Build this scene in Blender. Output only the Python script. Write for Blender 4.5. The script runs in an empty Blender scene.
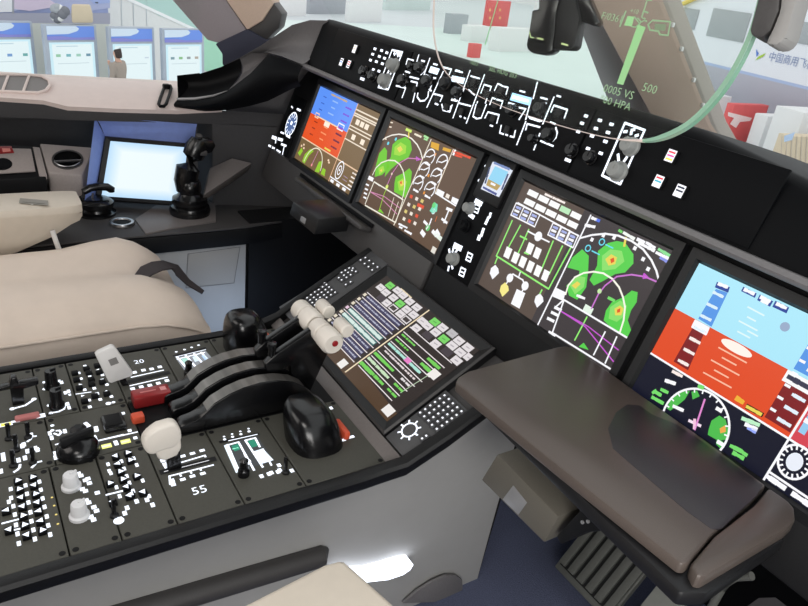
import bpy, bmesh, math, random
from mathutils import Vector, Matrix
random.seed(7)
scn = bpy.context.scene
COL = scn.collection
PI = math.pi
V = Vector

# ------------------------------------------------------------------ camera
CAM = V((0.99186, -0.79231, 1.20473))
CR = V((0.515865, 0.849039, 0.114085))
CU = V((-0.427832, 0.139959, 0.892957))
CF = V((-0.742188, 0.509454, -0.435446))
FP = 706.145
cd = bpy.data.cameras.new('camera'); cam = bpy.data.objects.new('camera', cd); COL.objects.link(cam)
cam.matrix_world = Matrix(((CR.x, CU.x, -CF.x, CAM.x), (CR.y, CU.y, -CF.y, CAM.y), (CR.z, CU.z, -CF.z, CAM.z), (0, 0, 0, 1)))
cd.sensor_width = 36; cd.lens = 36 * FP / 808; cd.clip_start = 0.02; cd.clip_end = 400
scn.camera = cam
scn.view_settings.view_transform = 'Standard'
scn.view_settings.look = 'None'
scn.view_settings.exposure = 0
scn.view_settings.gamma = 1

# survey of the photograph: sight line through a photo point, met with a real surface
def sight(px, py):
    d = CF * FP + CR * (px - 404) - CU * (py - 303)
    return d.normalized()
def meet(px, py, P, n):
    d = sight(px, py); return CAM + d * ((V(P) - CAM).dot(n) / d.dot(n))
def atX(px, py, x): return meet(px, py, (x, 0, 0), V((1, 0, 0)))
def atY(px, py, y): return meet(px, py, (0, y, 0), V((0, 1, 0)))
def atZ(px, py, z): return meet(px, py, (0, 0, z), V((0, 0, 1)))

class Plane:
    def __init__(s, O, ex, ey):
        s.O = V(O); s.ex = V(ex).normalized(); s.ey = V(ey).normalized(); s.n = s.ex.cross(s.ey).normalized()
    def w(s, x, y, z=0): return s.O + s.ex * x + s.ey * y + s.n * z
    def at(s, px, py, off=0):
        q = meet(px, py, s.O + s.n * off, s.n) - s.O
        return (q.dot(s.ex), q.dot(s.ey))
    def M(s, x=0, y=0, z=0, rot=0):
        p = s.w(x, y, z); c, q = math.cos(rot), math.sin(rot)
        a = s.ex * c + s.ey * q; b = -s.ex * q + s.ey * c
        return Matrix(((a.x, b.x, s.n.x, p.x), (a.y, b.y, s.n.y, p.y), (a.z, b.z, s.n.z, p.z), (0, 0, 0, 1)))

def K(x0, y0, s): return lambda x, y: (x0 + x * s, y0 + y * s)

# ------------------------------------------------------------------ materials
def lin(c):
    c = c / 255.0
    return c / 12.92 if c <= 0.04045 else ((c + 0.055) / 1.055) ** 2.4
def rgb(r, g, b): return (lin(r), lin(g), lin(b), 1)
MATS = {}
def mat(name, col, rough=0.5, metal=0, var=0.12, scale=60, bump=0, spec=0.5, coat=0, stretch=None):
    m = bpy.data.materials.new(name); m.use_nodes = True
    nt = m.node_tree; b = nt.nodes['Principled BSDF']
    b.inputs['Roughness'].default_value = rough; b.inputs['Metallic'].default_value = metal
    b.inputs['Specular IOR Level'].default_value = spec
    if coat: b.inputs['Coat Weight'].default_value = coat
    tc = nt.nodes.new('ShaderNodeTexCoord'); nz = nt.nodes.new('ShaderNodeTexNoise')
    nz.inputs['Scale'].default_value = scale; nz.inputs['Detail'].default_value = 4
    nt.links.new(tc.outputs['Object'], nz.inputs['Vector'])
    if stretch:
        mp = nt.nodes.new('ShaderNodeMapping'); mp.inputs['Scale'].default_value = stretch
        nt.links.new(tc.outputs['Object'], mp.inputs['Vector']); nt.links.new(mp.outputs['Vector'], nz.inputs['Vector'])
    mx = nt.nodes.new('ShaderNodeMix'); mx.data_type = 'RGBA'
    a = tuple(max(0, x * (1 - var)) for x in col[:3]) + (1,); c = tuple(min(1, x * (1 + var)) for x in col[:3]) + (1,)
    mx.inputs[6].default_value = a; mx.inputs[7].default_value = c
    nt.links.new(nz.outputs['Fac'], mx.inputs[0]); nt.links.new(mx.outputs[2], b.inputs['Base Color'])
    if bump:
        bp = nt.nodes.new('ShaderNodeBump'); bp.inputs['Strength'].default_value = bump; bp.inputs['Distance'].default_value = 0.002
        nt.links.new(nz.outputs['Fac'], bp.inputs['Height']); nt.links.new(bp.outputs['Normal'], b.inputs['Normal'])
    MATS[name] = m; return m
mat('black_plastic', rgb(20, 20, 22), 0.45, bump=0.15, scale=400, spec=0.35)
mat('gloss_black', rgb(14, 14, 16), 0.22, bump=0.0)
mat('panel_black', rgb(17, 17, 19), 0.6, bump=0.1, scale=500, spec=0.25)
mat('face_black', rgb(10, 11, 14), 0.55, scale=300, spec=0.12)
mat('bezel_dark', rgb(24, 24, 26), 0.42, scale=300, spec=0.4)
mat('trim_grey', rgb(66, 64, 64), 0.5, scale=300, bump=0.1)
mat('hood_grey', rgb(122, 119, 120), 0.55, scale=200, bump=0.15)
mat('pedestal_plate', rgb(80, 79, 73), 0.55, scale=300, bump=0.08, spec=0.3)
mat('keypad_grey', rgb(78, 78, 80), 0.5, scale=300)
mat('key_dark', rgb(70, 70, 73), 0.5)
mat('side_white', rgb(178, 177, 175), 0.6, scale=30, var=0.04, bump=0.03)
mat('liner_beige', rgb(234, 217, 211), 0.6, scale=40, var=0.05, bump=0.05)
mat('liner_dark', rgb(54, 53, 55), 0.65, scale=120, bump=0.15)
mat('console_grey', rgb(112, 106, 104), 0.45, scale=200, bump=0.05)
mat('console_light', rgb(168, 158, 154), 0.5, scale=200, bump=0.05)
mat('slot_black', rgb(16, 16, 17), 0.7)
mat('leather', rgb(222, 206, 192), 0.55, scale=25, var=0.07, bump=0.35)
mat('armrest_beige', rgb(214, 203, 188), 0.5, scale=60, var=0.05, bump=0.1)
mat('armrest_under', rgb(168, 166, 150), 0.6, scale=60, var=0.05, bump=0.1)
mat('strap', rgb(58, 52, 54), 0.8, scale=500, bump=0.3)
mat('table_brown', rgb(86, 77, 72), 0.36, scale=700, var=0.2, bump=0.12, spec=0.5)
mat('table_reflection', rgb(50, 46, 50), 0.4, scale=700, var=0.2, bump=0.12)  # darker table colour for the painted reflection
mat('box_olive', rgb(96, 92, 84), 0.55, scale=500, bump=0.1)
mat('latch_grey', rgb(150, 150, 152), 0.4, metal=0.3)
mat('knob_grey', rgb(150, 152, 150), 0.45, scale=100)
mat('grip_white', rgb(232, 224, 214), 0.4, scale=50, var=0.04)
mat('grip_grey', rgb(226, 224, 222), 0.4, scale=50, var=0.04)
mat('metal', rgb(170, 170, 172), 0.28, metal=1)
mat('sheen_bands', rgb(120, 117, 114), 0.3, metal=0.6, scale=1, var=0.95, stretch=(0.01, 60, 0.01))  # stripes put the banded highlights of the arches into the colour
mat('red_cover', rgb(150, 38, 40), 0.3)
mat('red_button', rgb(150, 20, 30), 0.4)
mat('orange_red', rgb(225, 90, 60), 0.4)
mat('salmon', rgb(196, 120, 118), 0.5)
mat('carpet', rgb(92, 98, 124), 0.95, scale=350, var=0.55, bump=0.8)
mat('pedal_grey', rgb(100, 101, 96), 0.5, scale=200, bump=0.1)
mat('pedal_light', rgb(150, 152, 146), 0.5, scale=100)
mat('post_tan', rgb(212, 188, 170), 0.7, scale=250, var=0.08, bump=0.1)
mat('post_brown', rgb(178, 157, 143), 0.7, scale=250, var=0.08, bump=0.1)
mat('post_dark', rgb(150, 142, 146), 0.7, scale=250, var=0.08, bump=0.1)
mat('boot_navy', rgb(44, 46, 64), 0.7, scale=200)
mat('shell_grey', rgb(150, 148, 146), 0.7, scale=30)
mat('skin', rgb(214, 170, 150), 0.6)
mat('hair', rgb(60, 48, 46), 0.7)
mat('jacket', rgb(160, 148, 138), 0.8)
mat('trousers', rgb(90, 88, 96), 0.8)
mat('hall_white', rgb(230, 230, 230), 0.7, scale=3, var=0.03)
mat('hall_grey', rgb(170, 174, 180), 0.7, scale=3, var=0.05)
mat('hall_teal', rgb(214, 228, 224), 0.8, scale=0.4, var=0.08)
mat('hall_floor', rgb(205, 212, 214), 0.5, scale=0.3, var=0.06)
mat('kiosk_frame', rgb(176, 184, 196), 0.5, scale=4)
mat('hall_beige', rgb(214, 198, 172), 0.7, scale=4)
mat('hall_red', rgb(222, 96, 96), 0.6, scale=4)
mat('hall_dark', rgb(120, 122, 130), 0.7, scale=4)
mat('fuselage', rgb(234, 236, 243), 0.45, scale=2, var=0.03)
mat('fuselage_band', rgb(176, 192, 226), 0.45, scale=2, var=0.03)
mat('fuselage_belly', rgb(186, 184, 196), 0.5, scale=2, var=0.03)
mat('cabin_glass', rgb(168, 172, 176), 0.3, scale=5)
mat('text_grey', rgb(120, 134, 168), 0.5)

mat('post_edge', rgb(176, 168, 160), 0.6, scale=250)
def emit_mat(name, strength=1.0, rough=0.25, spec=0.3):
    m = bpy.data.materials.new(name); m.use_nodes = True
    nt = m.node_tree; b = nt.nodes['Principled BSDF']
    a = nt.nodes.new('ShaderNodeVertexColor'); a.layer_name = 'Col'
    b.inputs['Base Color'].default_value = (0.003, 0.003, 0.003, 1)
    b.inputs['Roughness'].default_value = rough; b.inputs['Specular IOR Level'].default_value = spec
    nt.links.new(a.outputs['Color'], b.inputs['Emission Color']); b.inputs['Emission Strength'].default_value = strength
    MATS[name] = m
emit_mat('screen', 1.0)
emit_mat('glow', 1.6, 0.5)
emit_mat('lamp', 3.0, 0.5)
def print_mat():
    m = bpy.data.materials.new('print'); m.use_nodes = True
    nt = m.node_tree; b = nt.nodes['Principled BSDF']
    a = nt.nodes.new('ShaderNodeVertexColor'); a.layer_name = 'Col'
    nt.links.new(a.outputs['Color'], b.inputs['Base Color']); b.inputs['Roughness'].default_value = 0.6
    MATS['print'] = m
print_mat()
def glass_mat(name, tint, gloss, rough=0.02):
    m = bpy.data.materials.new(name); m.use_nodes = True
    nt = m.node_tree; nt.nodes.clear()
    o = nt.nodes.new('ShaderNodeOutputMaterial'); t = nt.nodes.new('ShaderNodeBsdfTransparent'); g = nt.nodes.new('ShaderNodeBsdfGlossy')
    mx = nt.nodes.new('ShaderNodeMixShader'); fr = nt.nodes.new('ShaderNodeLayerWeight'); fr.inputs['Blend'].default_value = 0.15; mu = nt.nodes.new('ShaderNodeMath'); mu.operation = 'MULTIPLY_ADD'; mu.inputs[2].default_value = 0.002
    nz = nt.nodes.new('ShaderNodeTexNoise'); nz.inputs['Scale'].default_value = 3
    t.inputs['Color'].default_value = tint; g.inputs['Roughness'].default_value = rough
    mu.inputs[1].default_value = gloss
    nt.links.new(fr.outputs[1], mu.inputs[0]); nt.links.new(mu.outputs[0], mx.inputs[0])
    nt.links.new(t.outputs[0], mx.inputs[1]); nt.links.new(g.outputs[0], mx.inputs[2]); nt.links.new(mx.outputs[0], o.inputs['Surface'])
    MATS[name] = m
glass_mat('window_glass', (0.98, 0.99, 0.985, 1), 0.06)
glass_mat('combiner_glass', (0.965, 0.985, 0.97, 1), 0.02)
mat('green_edge', rgb(128, 176, 148), 0.25, scale=30)
MATS['green_edge'].node_tree.nodes['Principled BSDF'].inputs['Transmission Weight'].default_value = 0.15
mat('frost_knob', rgb(226, 226, 228), 0.4, scale=80, var=0.03)

# ------------------------------------------------------------------ mesh builder
TXT = {}
def text_mesh(s):
    if s in TXT: return TXT[s]
    cu = bpy.data.curves.new('t', 'FONT'); cu.body = s; cu.size = 1.0; cu.resolution_u = 2
    o = bpy.data.objects.new('t', cu); COL.objects.link(o)
    dg = bpy.context.evaluated_depsgraph_get(); dg.update()
    me = bpy.data.meshes.new_from_object(o.evaluated_get(dg))
    vs = [(v.co.x, v.co.y) for v in me.vertices]; fs = [tuple(p.vertices) for p in me.polygons]
    bpy.data.objects.remove(o); bpy.data.curves.remove(cu); bpy.data.meshes.remove(me)
    if vs:
        w = max(v[0] for v in vs); x0 = min(v[0] for v in vs)
        y0 = min(v[1] for v in vs); h = max(v[1] for v in vs) - y0
        vs = [((v[0] - x0) / h, (v[1] - y0) / h) for v in vs]; w = (w - x0) / h
    else: w = 0
    TXT[s] = (vs, fs, w); return TXT[s]

class MB:
    def __init__(s): s.v = []; s.f = []; s.m = []; s.c = []; s.sm = []
    def add(s, vs, fs, m, smooth=False, M=None, col=None):
        o = len(s.v)
        for p in vs:
            p = V(p)
            if M is not None: p = M @ p
            s.v.append(p)
        for f in fs:
            s.f.append([i + o for i in f]); s.m.append(m); s.c.append(col); s.sm.append(smooth)
        return s
    def poly(s, pts, m, col=None, smooth=False): return s.add(pts, [list(range(len(pts)))], m, smooth, None, col)
    def bm(s, b, m, smooth=False, M=None, col=None):
        b.verts.index_update()
        s.add([v.co.copy() for v in b.verts], [[v.index for v in f.verts] for f in b.faces], m, smooth, M, col); b.free(); return s
    def box(s, c, d, m, bev=0.0, M=None, seg=2, col=None):
        b = bmesh.new(); bmesh.ops.create_cube(b, size=1)
        for v in b.verts: v.co = V((v.co.x * d[0] + c[0], v.co.y * d[1] + c[1], v.co.z * d[2] + c[2]))
        if bev: bmesh.ops.bevel(b, geom=b.edges[:], offset=bev, segments=seg, affect='EDGES', profile=0.5)
        return s.bm(b, m, bev > 0, M, col)
    def prism(s, pts, vec, m, bev=0.0, M=None, seg=2, col=None):
        # pts: closed 3D outline, swept along vec
        b = bmesh.new(); n = len(pts); vec = V(vec)
        lo = [b.verts.new(V(p)) for p in pts]; hi = [b.verts.new(V(p) + vec) for p in pts]
        b.faces.new(lo[::-1]); b.faces.new(hi)
        for i in range(n): b.faces.new((lo[i], lo[(i + 1) % n], hi[(i + 1) % n], hi[i]))
        bmesh.ops.recalc_face_normals(b, faces=b.faces[:])
        if bev: bmesh.ops.bevel(b, geom=b.edges[:], offset=bev, segments=seg, affect='EDGES', profile=0.5)
        return s.bm(b, m, bev > 0, M, col)
    def lathe(s, prof, m, n=24, M=None, col=None, smooth=True):
        vs = []; fs = []; k = len(prof)
        for i in range(n):
            a = 2 * PI * i / n
            for r, z in prof: vs.append((r * math.cos(a), r * math.sin(a), z))
        for i in range(n):
            j = (i + 1) % n
            for q in range(k - 1): fs.append((i * k + q, j * k + q, j * k + q + 1, i * k + q + 1))
        if prof[0][0] > 1e-6: fs.append([i * k for i in range(n)][::-1])
        if prof[-1][0] > 1e-6: fs.append([i * k + k - 1 for i in range(n)])
        return s.add(vs, fs, m, smooth, M, col)
    def tube(s, path, r, m, n=8, M=None, flat=1.0, col=None, closed=False, up=(0, 0, 1)):
        vs = []; fs = []; P = [V(p) for p in path]; L = len(P)
        rs = r if isinstance(r, (list, tuple)) else [r] * L
        for i, p in enumerate(P):
            if closed: t = (P[(i + 1) % L] - P[i - 1]).normalized()
            else: t = (P[min(i + 1, L - 1)] - P[max(i - 1, 0)]).normalized()
            u = V(up)
            if abs(u.dot(t)) > 0.95: u = V((0, 1, 0)) if abs(t.y) < 0.9 else V((1, 0, 0))
            a = t.cross(u).normalized(); b = a.cross(t)
            for k in range(n):
                q = 2 * PI * k / n; vs.append(p + a * math.cos(q) * rs[i] + b * math.sin(q) * rs[i] * flat)
        for i in range(L if closed else L - 1):
            j = (i + 1) % L
            for k in range(n): fs.append((i * n + k, i * n + (k + 1) % n, j * n + (k + 1) % n, j * n + k))
        if not closed: fs.append(list(range(n))[::-1]); fs.append(list(range((L - 1) * n, L * n)))
        return s.add(vs, fs, m, True, M, col)
    def loft(s, rows, m, smooth=True, closed=False, caps=False, M=None, col=None):
        vs = [p for r in rows for p in r]; n = len(rows[0]); fs = []
        for i in range(len(rows) - 1):
            for k in range(n if closed else n - 1):
                j = (k + 1) % n; fs.append((i * n + k, i * n + j, (i + 1) * n + j, (i + 1) * n + k))
        if caps: fs.append(list(range(n))[::-1]); fs.append(list(range((len(rows) - 1) * n, len(rows) * n)))
        return s.add(vs, fs, m, smooth, M, col)
    def build(s, name, parent=None, sub=0):
        me = bpy.data.meshes.new(name)
        off = WORLD.get(parent.name, V((0, 0, 0))) if parent else V((0, 0, 0))
        if s.off is not None: off = s.off
        me.from_pydata([tuple(p - off) for p in s.v], [], s.f)
        names = []
        for x in s.m:
            if x not in names: names.append(x)
        for x in names: me.materials.append(MATS[x])
        me.polygons.foreach_set('material_index', [names.index(x) for x in s.m])
        me.polygons.foreach_set('use_smooth', s.sm)
        if any(c is not None for c in s.c):
            at = me.color_attributes.new('Col', 'FLOAT_COLOR', 'CORNER'); d = []
            for p in me.polygons:
                c = s.c[p.index] or (0, 0, 0, 1); d += list(c) * p.loop_total
            at.data.foreach_set('color', d)
        me.update()
        if s.fix:
            b = bmesh.new(); b.from_mesh(me); bmesh.ops.recalc_face_normals(b, faces=b.faces[:]); b.to_mesh(me); b.free()
        if any(s.sm): me.set_sharp_from_angle(angle=math.radians(38))
        o = bpy.data.objects.new(name, me); COL.objects.link(o)
        if parent: o.parent = parent; o.location = off - WORLD[parent.name]; WORLD[o.name] = off
        else: o.location = off; WORLD[o.name] = off
        return o
    off = None
    fix = False
WORLD = {}

def thing(name, label, cat, loc=(0, 0, 0), group=None):
    o = bpy.data.objects.new(name, None); COL.objects.link(o); o.location = loc; o.empty_display_size = 0.05
    WORLD[o.name] = V(loc); o['label'] = label; o['category'] = cat
    if group: o['group'] = group
    return o
def solo(name, mb, label, cat, loc=(0, 0, 0), group=None, kind=None):
    mb.off = V(loc); o = mb.build(name); o['label'] = label; o['category'] = cat
    if group: o['group'] = group
    if kind: o['kind'] = kind
    return o
def struct(name, mb, label=None, cat=None):
    o = mb.build(name); o['kind'] = 'structure'
    o['label'] = label or name.replace('_', ' '); o['category'] = cat or name.split('_')[0]
    return o
def copy_part(src, parent, loc):
    o = src.copy(); COL.objects.link(o); o.parent = parent; o.location = V(loc) - WORLD[parent.name]; WORLD[o.name] = V(loc); return o

# flat artwork lying on a surface (screens, lettering); every call lies on the current layer
class Art:
    def __init__(s, mb, pl, base=0.0004, m='screen', k=None, k0=None):
        s.mb = mb; s.pl = pl; s.z = base; s.b = base; s.m = m; s.k = k or (lambda x, y: (x, y)); s.off = base
    def L(s, n): s.z = s.b + n * 0.00012; return s
    def p(s, q): return s.pl.at(*s.k(*q), s.off)
    def W(s, l): return s.pl.w(l[0], l[1], s.z)
    def poly(s, pts, c, local=False):
        l = pts if local else [s.p(q) for q in pts]
        a = sum(l[i][0] * l[(i + 1) % len(l)][1] - l[(i + 1) % len(l)][0] * l[i][1] for i in range(len(l)))
        if a < 0: l = l[::-1]
        s.mb.poly([s.W(q) for q in l], s.m, c); return s
    def line(s, pts, w, c, local=False):
        l = [V((q[0], q[1], 0)) for q in (pts if local else [s.p(q) for q in pts])]
        for a, b in zip(l, l[1:]):
            d = (b - a)
            if d.length < 1e-7: continue
            d.normalize(); n = V((-d.y, d.x, 0)) * w / 2; e = d * w * 0.3
            s.poly([(a - n - e)[:2], (b - n + e)[:2], (b + n + e)[:2], (a + n - e)[:2]], c, True)
        return s
    def arc(s, c0, r, a0, a1, w, c, local=False, n=28, ry=None):
        q = c0 if local else s.p(c0); ry = ry or r
        pts = [(q[0] + r * math.cos(math.radians(a0 + (a1 - a0) * i / n)), q[1] + ry * math.sin(math.radians(a0 + (a1 - a0) * i / n))) for i in range(n + 1)]
        return s.line(pts, w, c, True)
    def disc(s, c0, r, c, local=False, ry=None, n=20):
        q = c0 if local else s.p(c0); ry = ry or r
        return s.poly([(q[0] + r * math.cos(2 * PI * i / n), q[1] + ry * math.sin(2 * PI * i / n)) for i in range(n)], c, True)
    def rect(s, c0, w, h, c, local=False, rot=0):
        q = c0 if local else s.p(c0); cs, sn = math.cos(rot), math.sin(rot)
        return s.poly([(q[0] + x * cs - y * sn, q[1] + x * sn + y * cs) for x, y in ((-w / 2, -h / 2), (w / 2, -h / 2), (w / 2, h / 2), (-w / 2, h / 2))], c, True)
    def frame(s, pts, w, c, local=False): return s.line(list(pts) + [pts[0]], w, c, local)
    def text(s, t, c0, h, c, rot=0, local=False, cen=True):
        vs, fs, w = text_mesh(t); q = c0 if local else s.p(c0); cs, sn = math.cos(rot), math.sin(rot)
        vs = [((x - (w / 2 if cen else 0)) * h, (y - 0.5) * h) for x, y in vs]
        s.mb.add([s.W((q[0] + x * cs - y * sn, q[1] + x * sn + y * cs)) for x, y in vs], fs, s.m, False, None, c); return s
    def dashes(s, a, b, h, c, n=4, gap=0.25, local=False):
        a = V((*(a if local else s.p(a)), 0)); b = V((*(b if local else s.p(b)), 0)); n = n * 2; d = (b - a) / n; h *= 0.78
        for i in range(n):
            k = random.uniform(0.5, 0.82) if i % 2 == 0 else random.uniform(0.4, 0.7)
            s.line([(a + d * i)[:2], (a + d * (i + k))[:2]], h * random.uniform(0.75, 1.05), c, True)
        return s
WHT = rgb(250, 250, 255); GRN = rgb(120, 220, 110); MAG = rgb(200, 90, 210); CYA = rgb(110, 220, 240); YEL = rgb(235, 215, 90)
LIT = rgb(238, 244, 255)

# ------------------------------------------------------------------ main reference planes
PAN = Plane((0, 0, 0.68), (1, 0, 0), (0, 0.324468, 0.945897))
P5 = Plane((0, -0.051078, 0.598688), (1, 0, 0), (0, 0.860332, 0.509734))
ZP = 0.472
PED = Plane((0, 0, ZP), (1, 0, 0), (0, 1, 0))
GLO = 0.05   # glareshield face stands this far behind-proud of the display plane
GLA = Plane(PAN.w(0, 0, GLO), (1, 0, 0), (0, 0.324468, 0.945897))
DW, DH, DA, DG = 0.332, 0.204, 0.0716, 0.0467
DX = [-DA - DG - 2 * DW, -DA - DW, DA, DA + DG + DW]

# shared small pieces
def knob_mesh(mb, M, r, h, m, skirt=True, pointer=True, n=20):
    prof = [(0, 0), (r * 1.08, 0), (r * 1.08, h * 0.18), (r * 0.86, h * 0.28), (r * 0.8, h * 0.92), (r * 0.72, h), (0, h)] if skirt else [(0, 0), (r, 0), (r, h * 0.9), (r * 0.9, h), (0, h)]
    mb.lathe(prof, m, n, M)
    if pointer: mb.box((0, r * 0.42, h * 1.02), (r * 0.22, r * 0.8, h * 0.12), m, 0.0, M)
def knob(parent, pl, xy, r, h, m, name='knob', z=0, rot=0, label=None, **kw):
    mb = MB(); mb.off = pl.w(xy[0], xy[1], z); knob_mesh(mb, pl.M(xy[0], xy[1], z, rot), r, h, m, **kw)
    o = mb.build(name, parent)
    if label: o['label'] = label
    return o
def rod(mb, a, b, r, m, n=10): mb.tube([a, b], r, m, n)

# ------------------------------------------------------------------ main instrument panel
ip = thing('instrument_panel', 'wide black main instrument panel that carries the row of four lit displays', 'instrument panel', PAN.w(0, 0, -0.03))
mb = MB()
mb.prism([PAN.w(x, y, -0.045) for x, y in ((-0.955, -0.06), (0.98, -0.06), (0.98, 0.25), (-0.88, 0.25), (-0.94, 0.17))], PAN.n * 0.039, 'panel_black', 0.004)
mb.build('panel_board', ip)
mb = MB()
mb.prism([PAN.w(x, y, -0.02) for x, y in ((-0.93, -0.105), (-0.07, -0.105), (-0.07, -0.014), (-0.93, -0.014))], PAN.n * 0.026, 'trim_grey', 0.006)
mb.build('lower_trim', ip)
mb = MB()
mb.prism([PAN.w(x, y, -0.02) for x, y in ((-0.06, -0.09), (0.96, -0.09), (0.96, -0.014), (-0.06, -0.014))], PAN.n * 0.026, 'panel_black', 0.006)
mb.build('lower_trim', ip)
# round dial markings and switch lettering left of the first display
mb = MB()
c = PAN.at(290, 124)
mb.box((0, 0, 0), (0.085, 0.2, 0.004), 'face_black', 0.001, PAN.M(c[0] - 0.004, c[1] - 0.02, -0.006))
a = Art(mb, PAN, -0.0035, 'glow')
a.disc(c, 0.026, rgb(70, 90, 130), True, ry=0.03)
a.L(1).arc(c, 0.029, 0, 360, 0.0035, LIT, True, ry=0.034)
for k in range(12):
    t = 2 * PI * k / 12
    a.L(2).line([(c[0] + 0.018 * math.cos(t), c[1] + 0.021 * math.sin(t)), (c[0] + 0.028 * math.cos(t), c[1] + 0.033 * math.sin(t))], 0.003, LIT, True)
a.L(2).rect((c[0], c[1] + 0.004), 0.012, 0.01, LIT, True)
k = K(255, 90, 0.264)
a.k = k
for p, q, h in (((160, 72), (172, 78), 0.006), ((138, 62), (143, 68), 0.004), ((98, 160), (110, 165), 0.005), ((120, 172), (132, 180), 0.006), ((88, 185), (104, 190), 0.008), ((66, 178), (80, 184), 0.01), ((100, 205), (118, 212), 0.006), ((112, 208), (104, 245), 0.005), ((52, 210), (60, 214), 0.006), ((66, 218), (74, 222), 0.006), ((82, 228), (96, 236), 0.006), ((80, 184), (78, 200), 0.006)):
    a.line([p, q], h, LIT)
mb.build('clock_dial', ip)

# ------------------------------------------------------------------ displays
def display(idx, label):
    x0 = DX[idx]
    t = thing('display_unit', label, 'display', PAN.w(x0 + DW / 2, DH / 2, -0.01))
    mb = MB(); e = 0.017
    out = [(x0 - e, -e), (x0 + DW + e, -e), (x0 + DW + e, DH + e), (x0 - e, DH + e)]
    inn = [(x0, 0), (x0 + DW, 0), (x0 + DW, DH), (x0, DH)]
    lip = [(x0 - 0.004, -0.004), (x0 + DW + 0.004, -0.004), (x0 + DW + 0.004, DH + 0.004), (x0 - 0.004, DH + 0.004)]
    for i in range(4):
        j = (i + 1) % 4
        mb.poly([PAN.w(*out[i], -0.006), PAN.w(*out[j], -0.006), PAN.w(*out[j], 0.005), PAN.w(*out[i], 0.005)], 'bezel_dark')
        mb.poly([PAN.w(*out[i], 0.005), PAN.w(*out[j], 0.005), PAN.w(*lip[j], 0.006), PAN.w(*lip[i], 0.006)], 'bezel_dark')
        mb.poly([PAN.w(*lip[i], 0.006), PAN.w(*lip[j], 0.006), PAN.w(*inn[j], -0.0005), PAN.w(*inn[i], -0.0005)], 'bezel_dark')
    mb.build('bezel', t)
    return t
def uv(i):
    return lambda u, v: (DX[i] + u * DW, v * DH)
def radar(a, L, blobs, local=False):
    for lev, (pts, c) in blobs: a.L(lev).poly(pts, c, local)
def tape_marks(a, p, q, c, n, h, side):
    pass

# ---- flight display at the far left
d1 = display(0, 'lit display at the far left of the panel, blue sky over an orange ground')
mb = MB(); a = Art(mb, PAN, 0.0002); N = uv(0)
GLARE1 = rgb(122, 98, 66); BLU = rgb(96, 150, 250); ORG = rgb(232, 84, 32)  # brown base colour holds the glare on the screen
a.poly([N(0, 0), N(1, 0), N(1, 1), N(0, 1)], GLARE1, True)
sv = 0.652; hz = 0.635
a.L(1).poly([N(0, hz), N(sv, hz), N(sv, 1), N(0, 1)], BLU, True)
a.poly([N(0, 0.294), N(sv, 0.294), N(sv, hz), N(0, hz)], ORG, True)
a.L(2).line([N(0, 0.294), N(1, 0.294)], 0.003, rgb(240, 205, 170), True)
a.line([N(sv, 0.0), N(sv, 1)], 0.003, rgb(240, 190, 150), True)
for v0 in (0.93, 0.885, 0.86): a.line([N(sv, v0), N(0.99, v0)], 0.0035, rgb(240, 225, 205), True)
for v0, us in ((0.80, (0.74, 0.81, 0.88)), (0.62, (0.76, 0.9))):
    for u0 in us: a.rect(N(u0, v0), 0.018, 0.013, rgb(250, 235, 215), True)
for v0 in (0.73, 0.69, 0.56): a.line([N(sv, v0), N(0.99, v0)], 0.003, rgb(240, 225, 205), True)
for i, v0 in enumerate((0.9, 0.82, 0.74, 0.56, 0.48, 0.4)):
    w = 0.03 if i % 2 else 0.045
    a.L(3).line([N(0.32 - w, v0), N(0.32 + w, v0)], 0.0035, rgb(150, 190, 250) if v0 > hz else rgb(250, 150, 100), True)
a.rect(N(0.32, 0.6), 0.03, 0.012, rgb(255, 240, 220), True)
for i in range(7):
    v0 = 0.9 - i * 0.085
    a.dashes(N(0.11, v0), N(0.17, v0), 0.004, rgb(60, 100, 200) if v0 > hz else rgb(120, 30, 20), 2, local=True)
    a.dashes(N(0.5, v0), N(0.6, v0), 0.006, rgb(120, 80, 220) if v0 > hz else rgb(110, 30, 60), 3, local=True)
a.dashes(N(0.22, 0.965), N(0.5, 0.965), 0.006, rgb(200, 170, 130), 6, local=True)
a.frame([N(0.49, 0.62), N(0.58, 0.62), N(0.58, 0.69), N(0.49, 0.69)], 0.003, WHT, True)
a.frame([N(0.09, 0.615), N(0.15, 0.615), N(0.15, 0.67), N(0.09, 0.67)], 0.003, rgb(250, 210, 180), True)
a.line([N(0.12, hz), N(0.5, hz)], 0.003, rgb(250, 220, 180), True)
a.dashes(N(0.42, 0.33), N(0.52, 0.33), 0.006, YEL, 3, local=True)
c0 = N(0.33, 0.03)
G1 = rgb(150, 205, 50)
a.L(1).poly([N(0.15, 0.02), N(0.2, 0.01), N(0.22, 0.13), N(0.27, 0.22), N(0.21, 0.22), N(0.15, 0.12)], G1, True)
a.poly([N(0.4, 0.0), N(0.47, 0.02), N(0.46, 0.17), N(0.41, 0.14)], G1, True)
a.poly([N(0.03, 0.08), N(0.08, 0.06), N(0.1, 0.14), N(0.06, 0.17)], G1, True)
a.poly([N(0.5, 0.02), N(0.57, 0.02), N(0.55, 0.1), N(0.5, 0.1)], G1, True)
a.L(2).arc(c0, 0.05, 5, 178, 0.003, rgb(240, 235, 210), True)
a.L(3).line([N(0.32, 0.04), N(0.34, 0.25)], 0.002, rgb(220, 150, 190), True)
a.disc(N(0.32, 0.05), 0.004, rgb(255, 150, 150), True)
for q in ((0.08, 0.22), (0.05, 0.19), (0.1, 0.18), (0.54, 0.22), (0.56, 0.2)): a.rect(N(*q), 0.008, 0.005, rgb(250, 220, 190), True)
c0 = N(0.745, 0.19)
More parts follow.
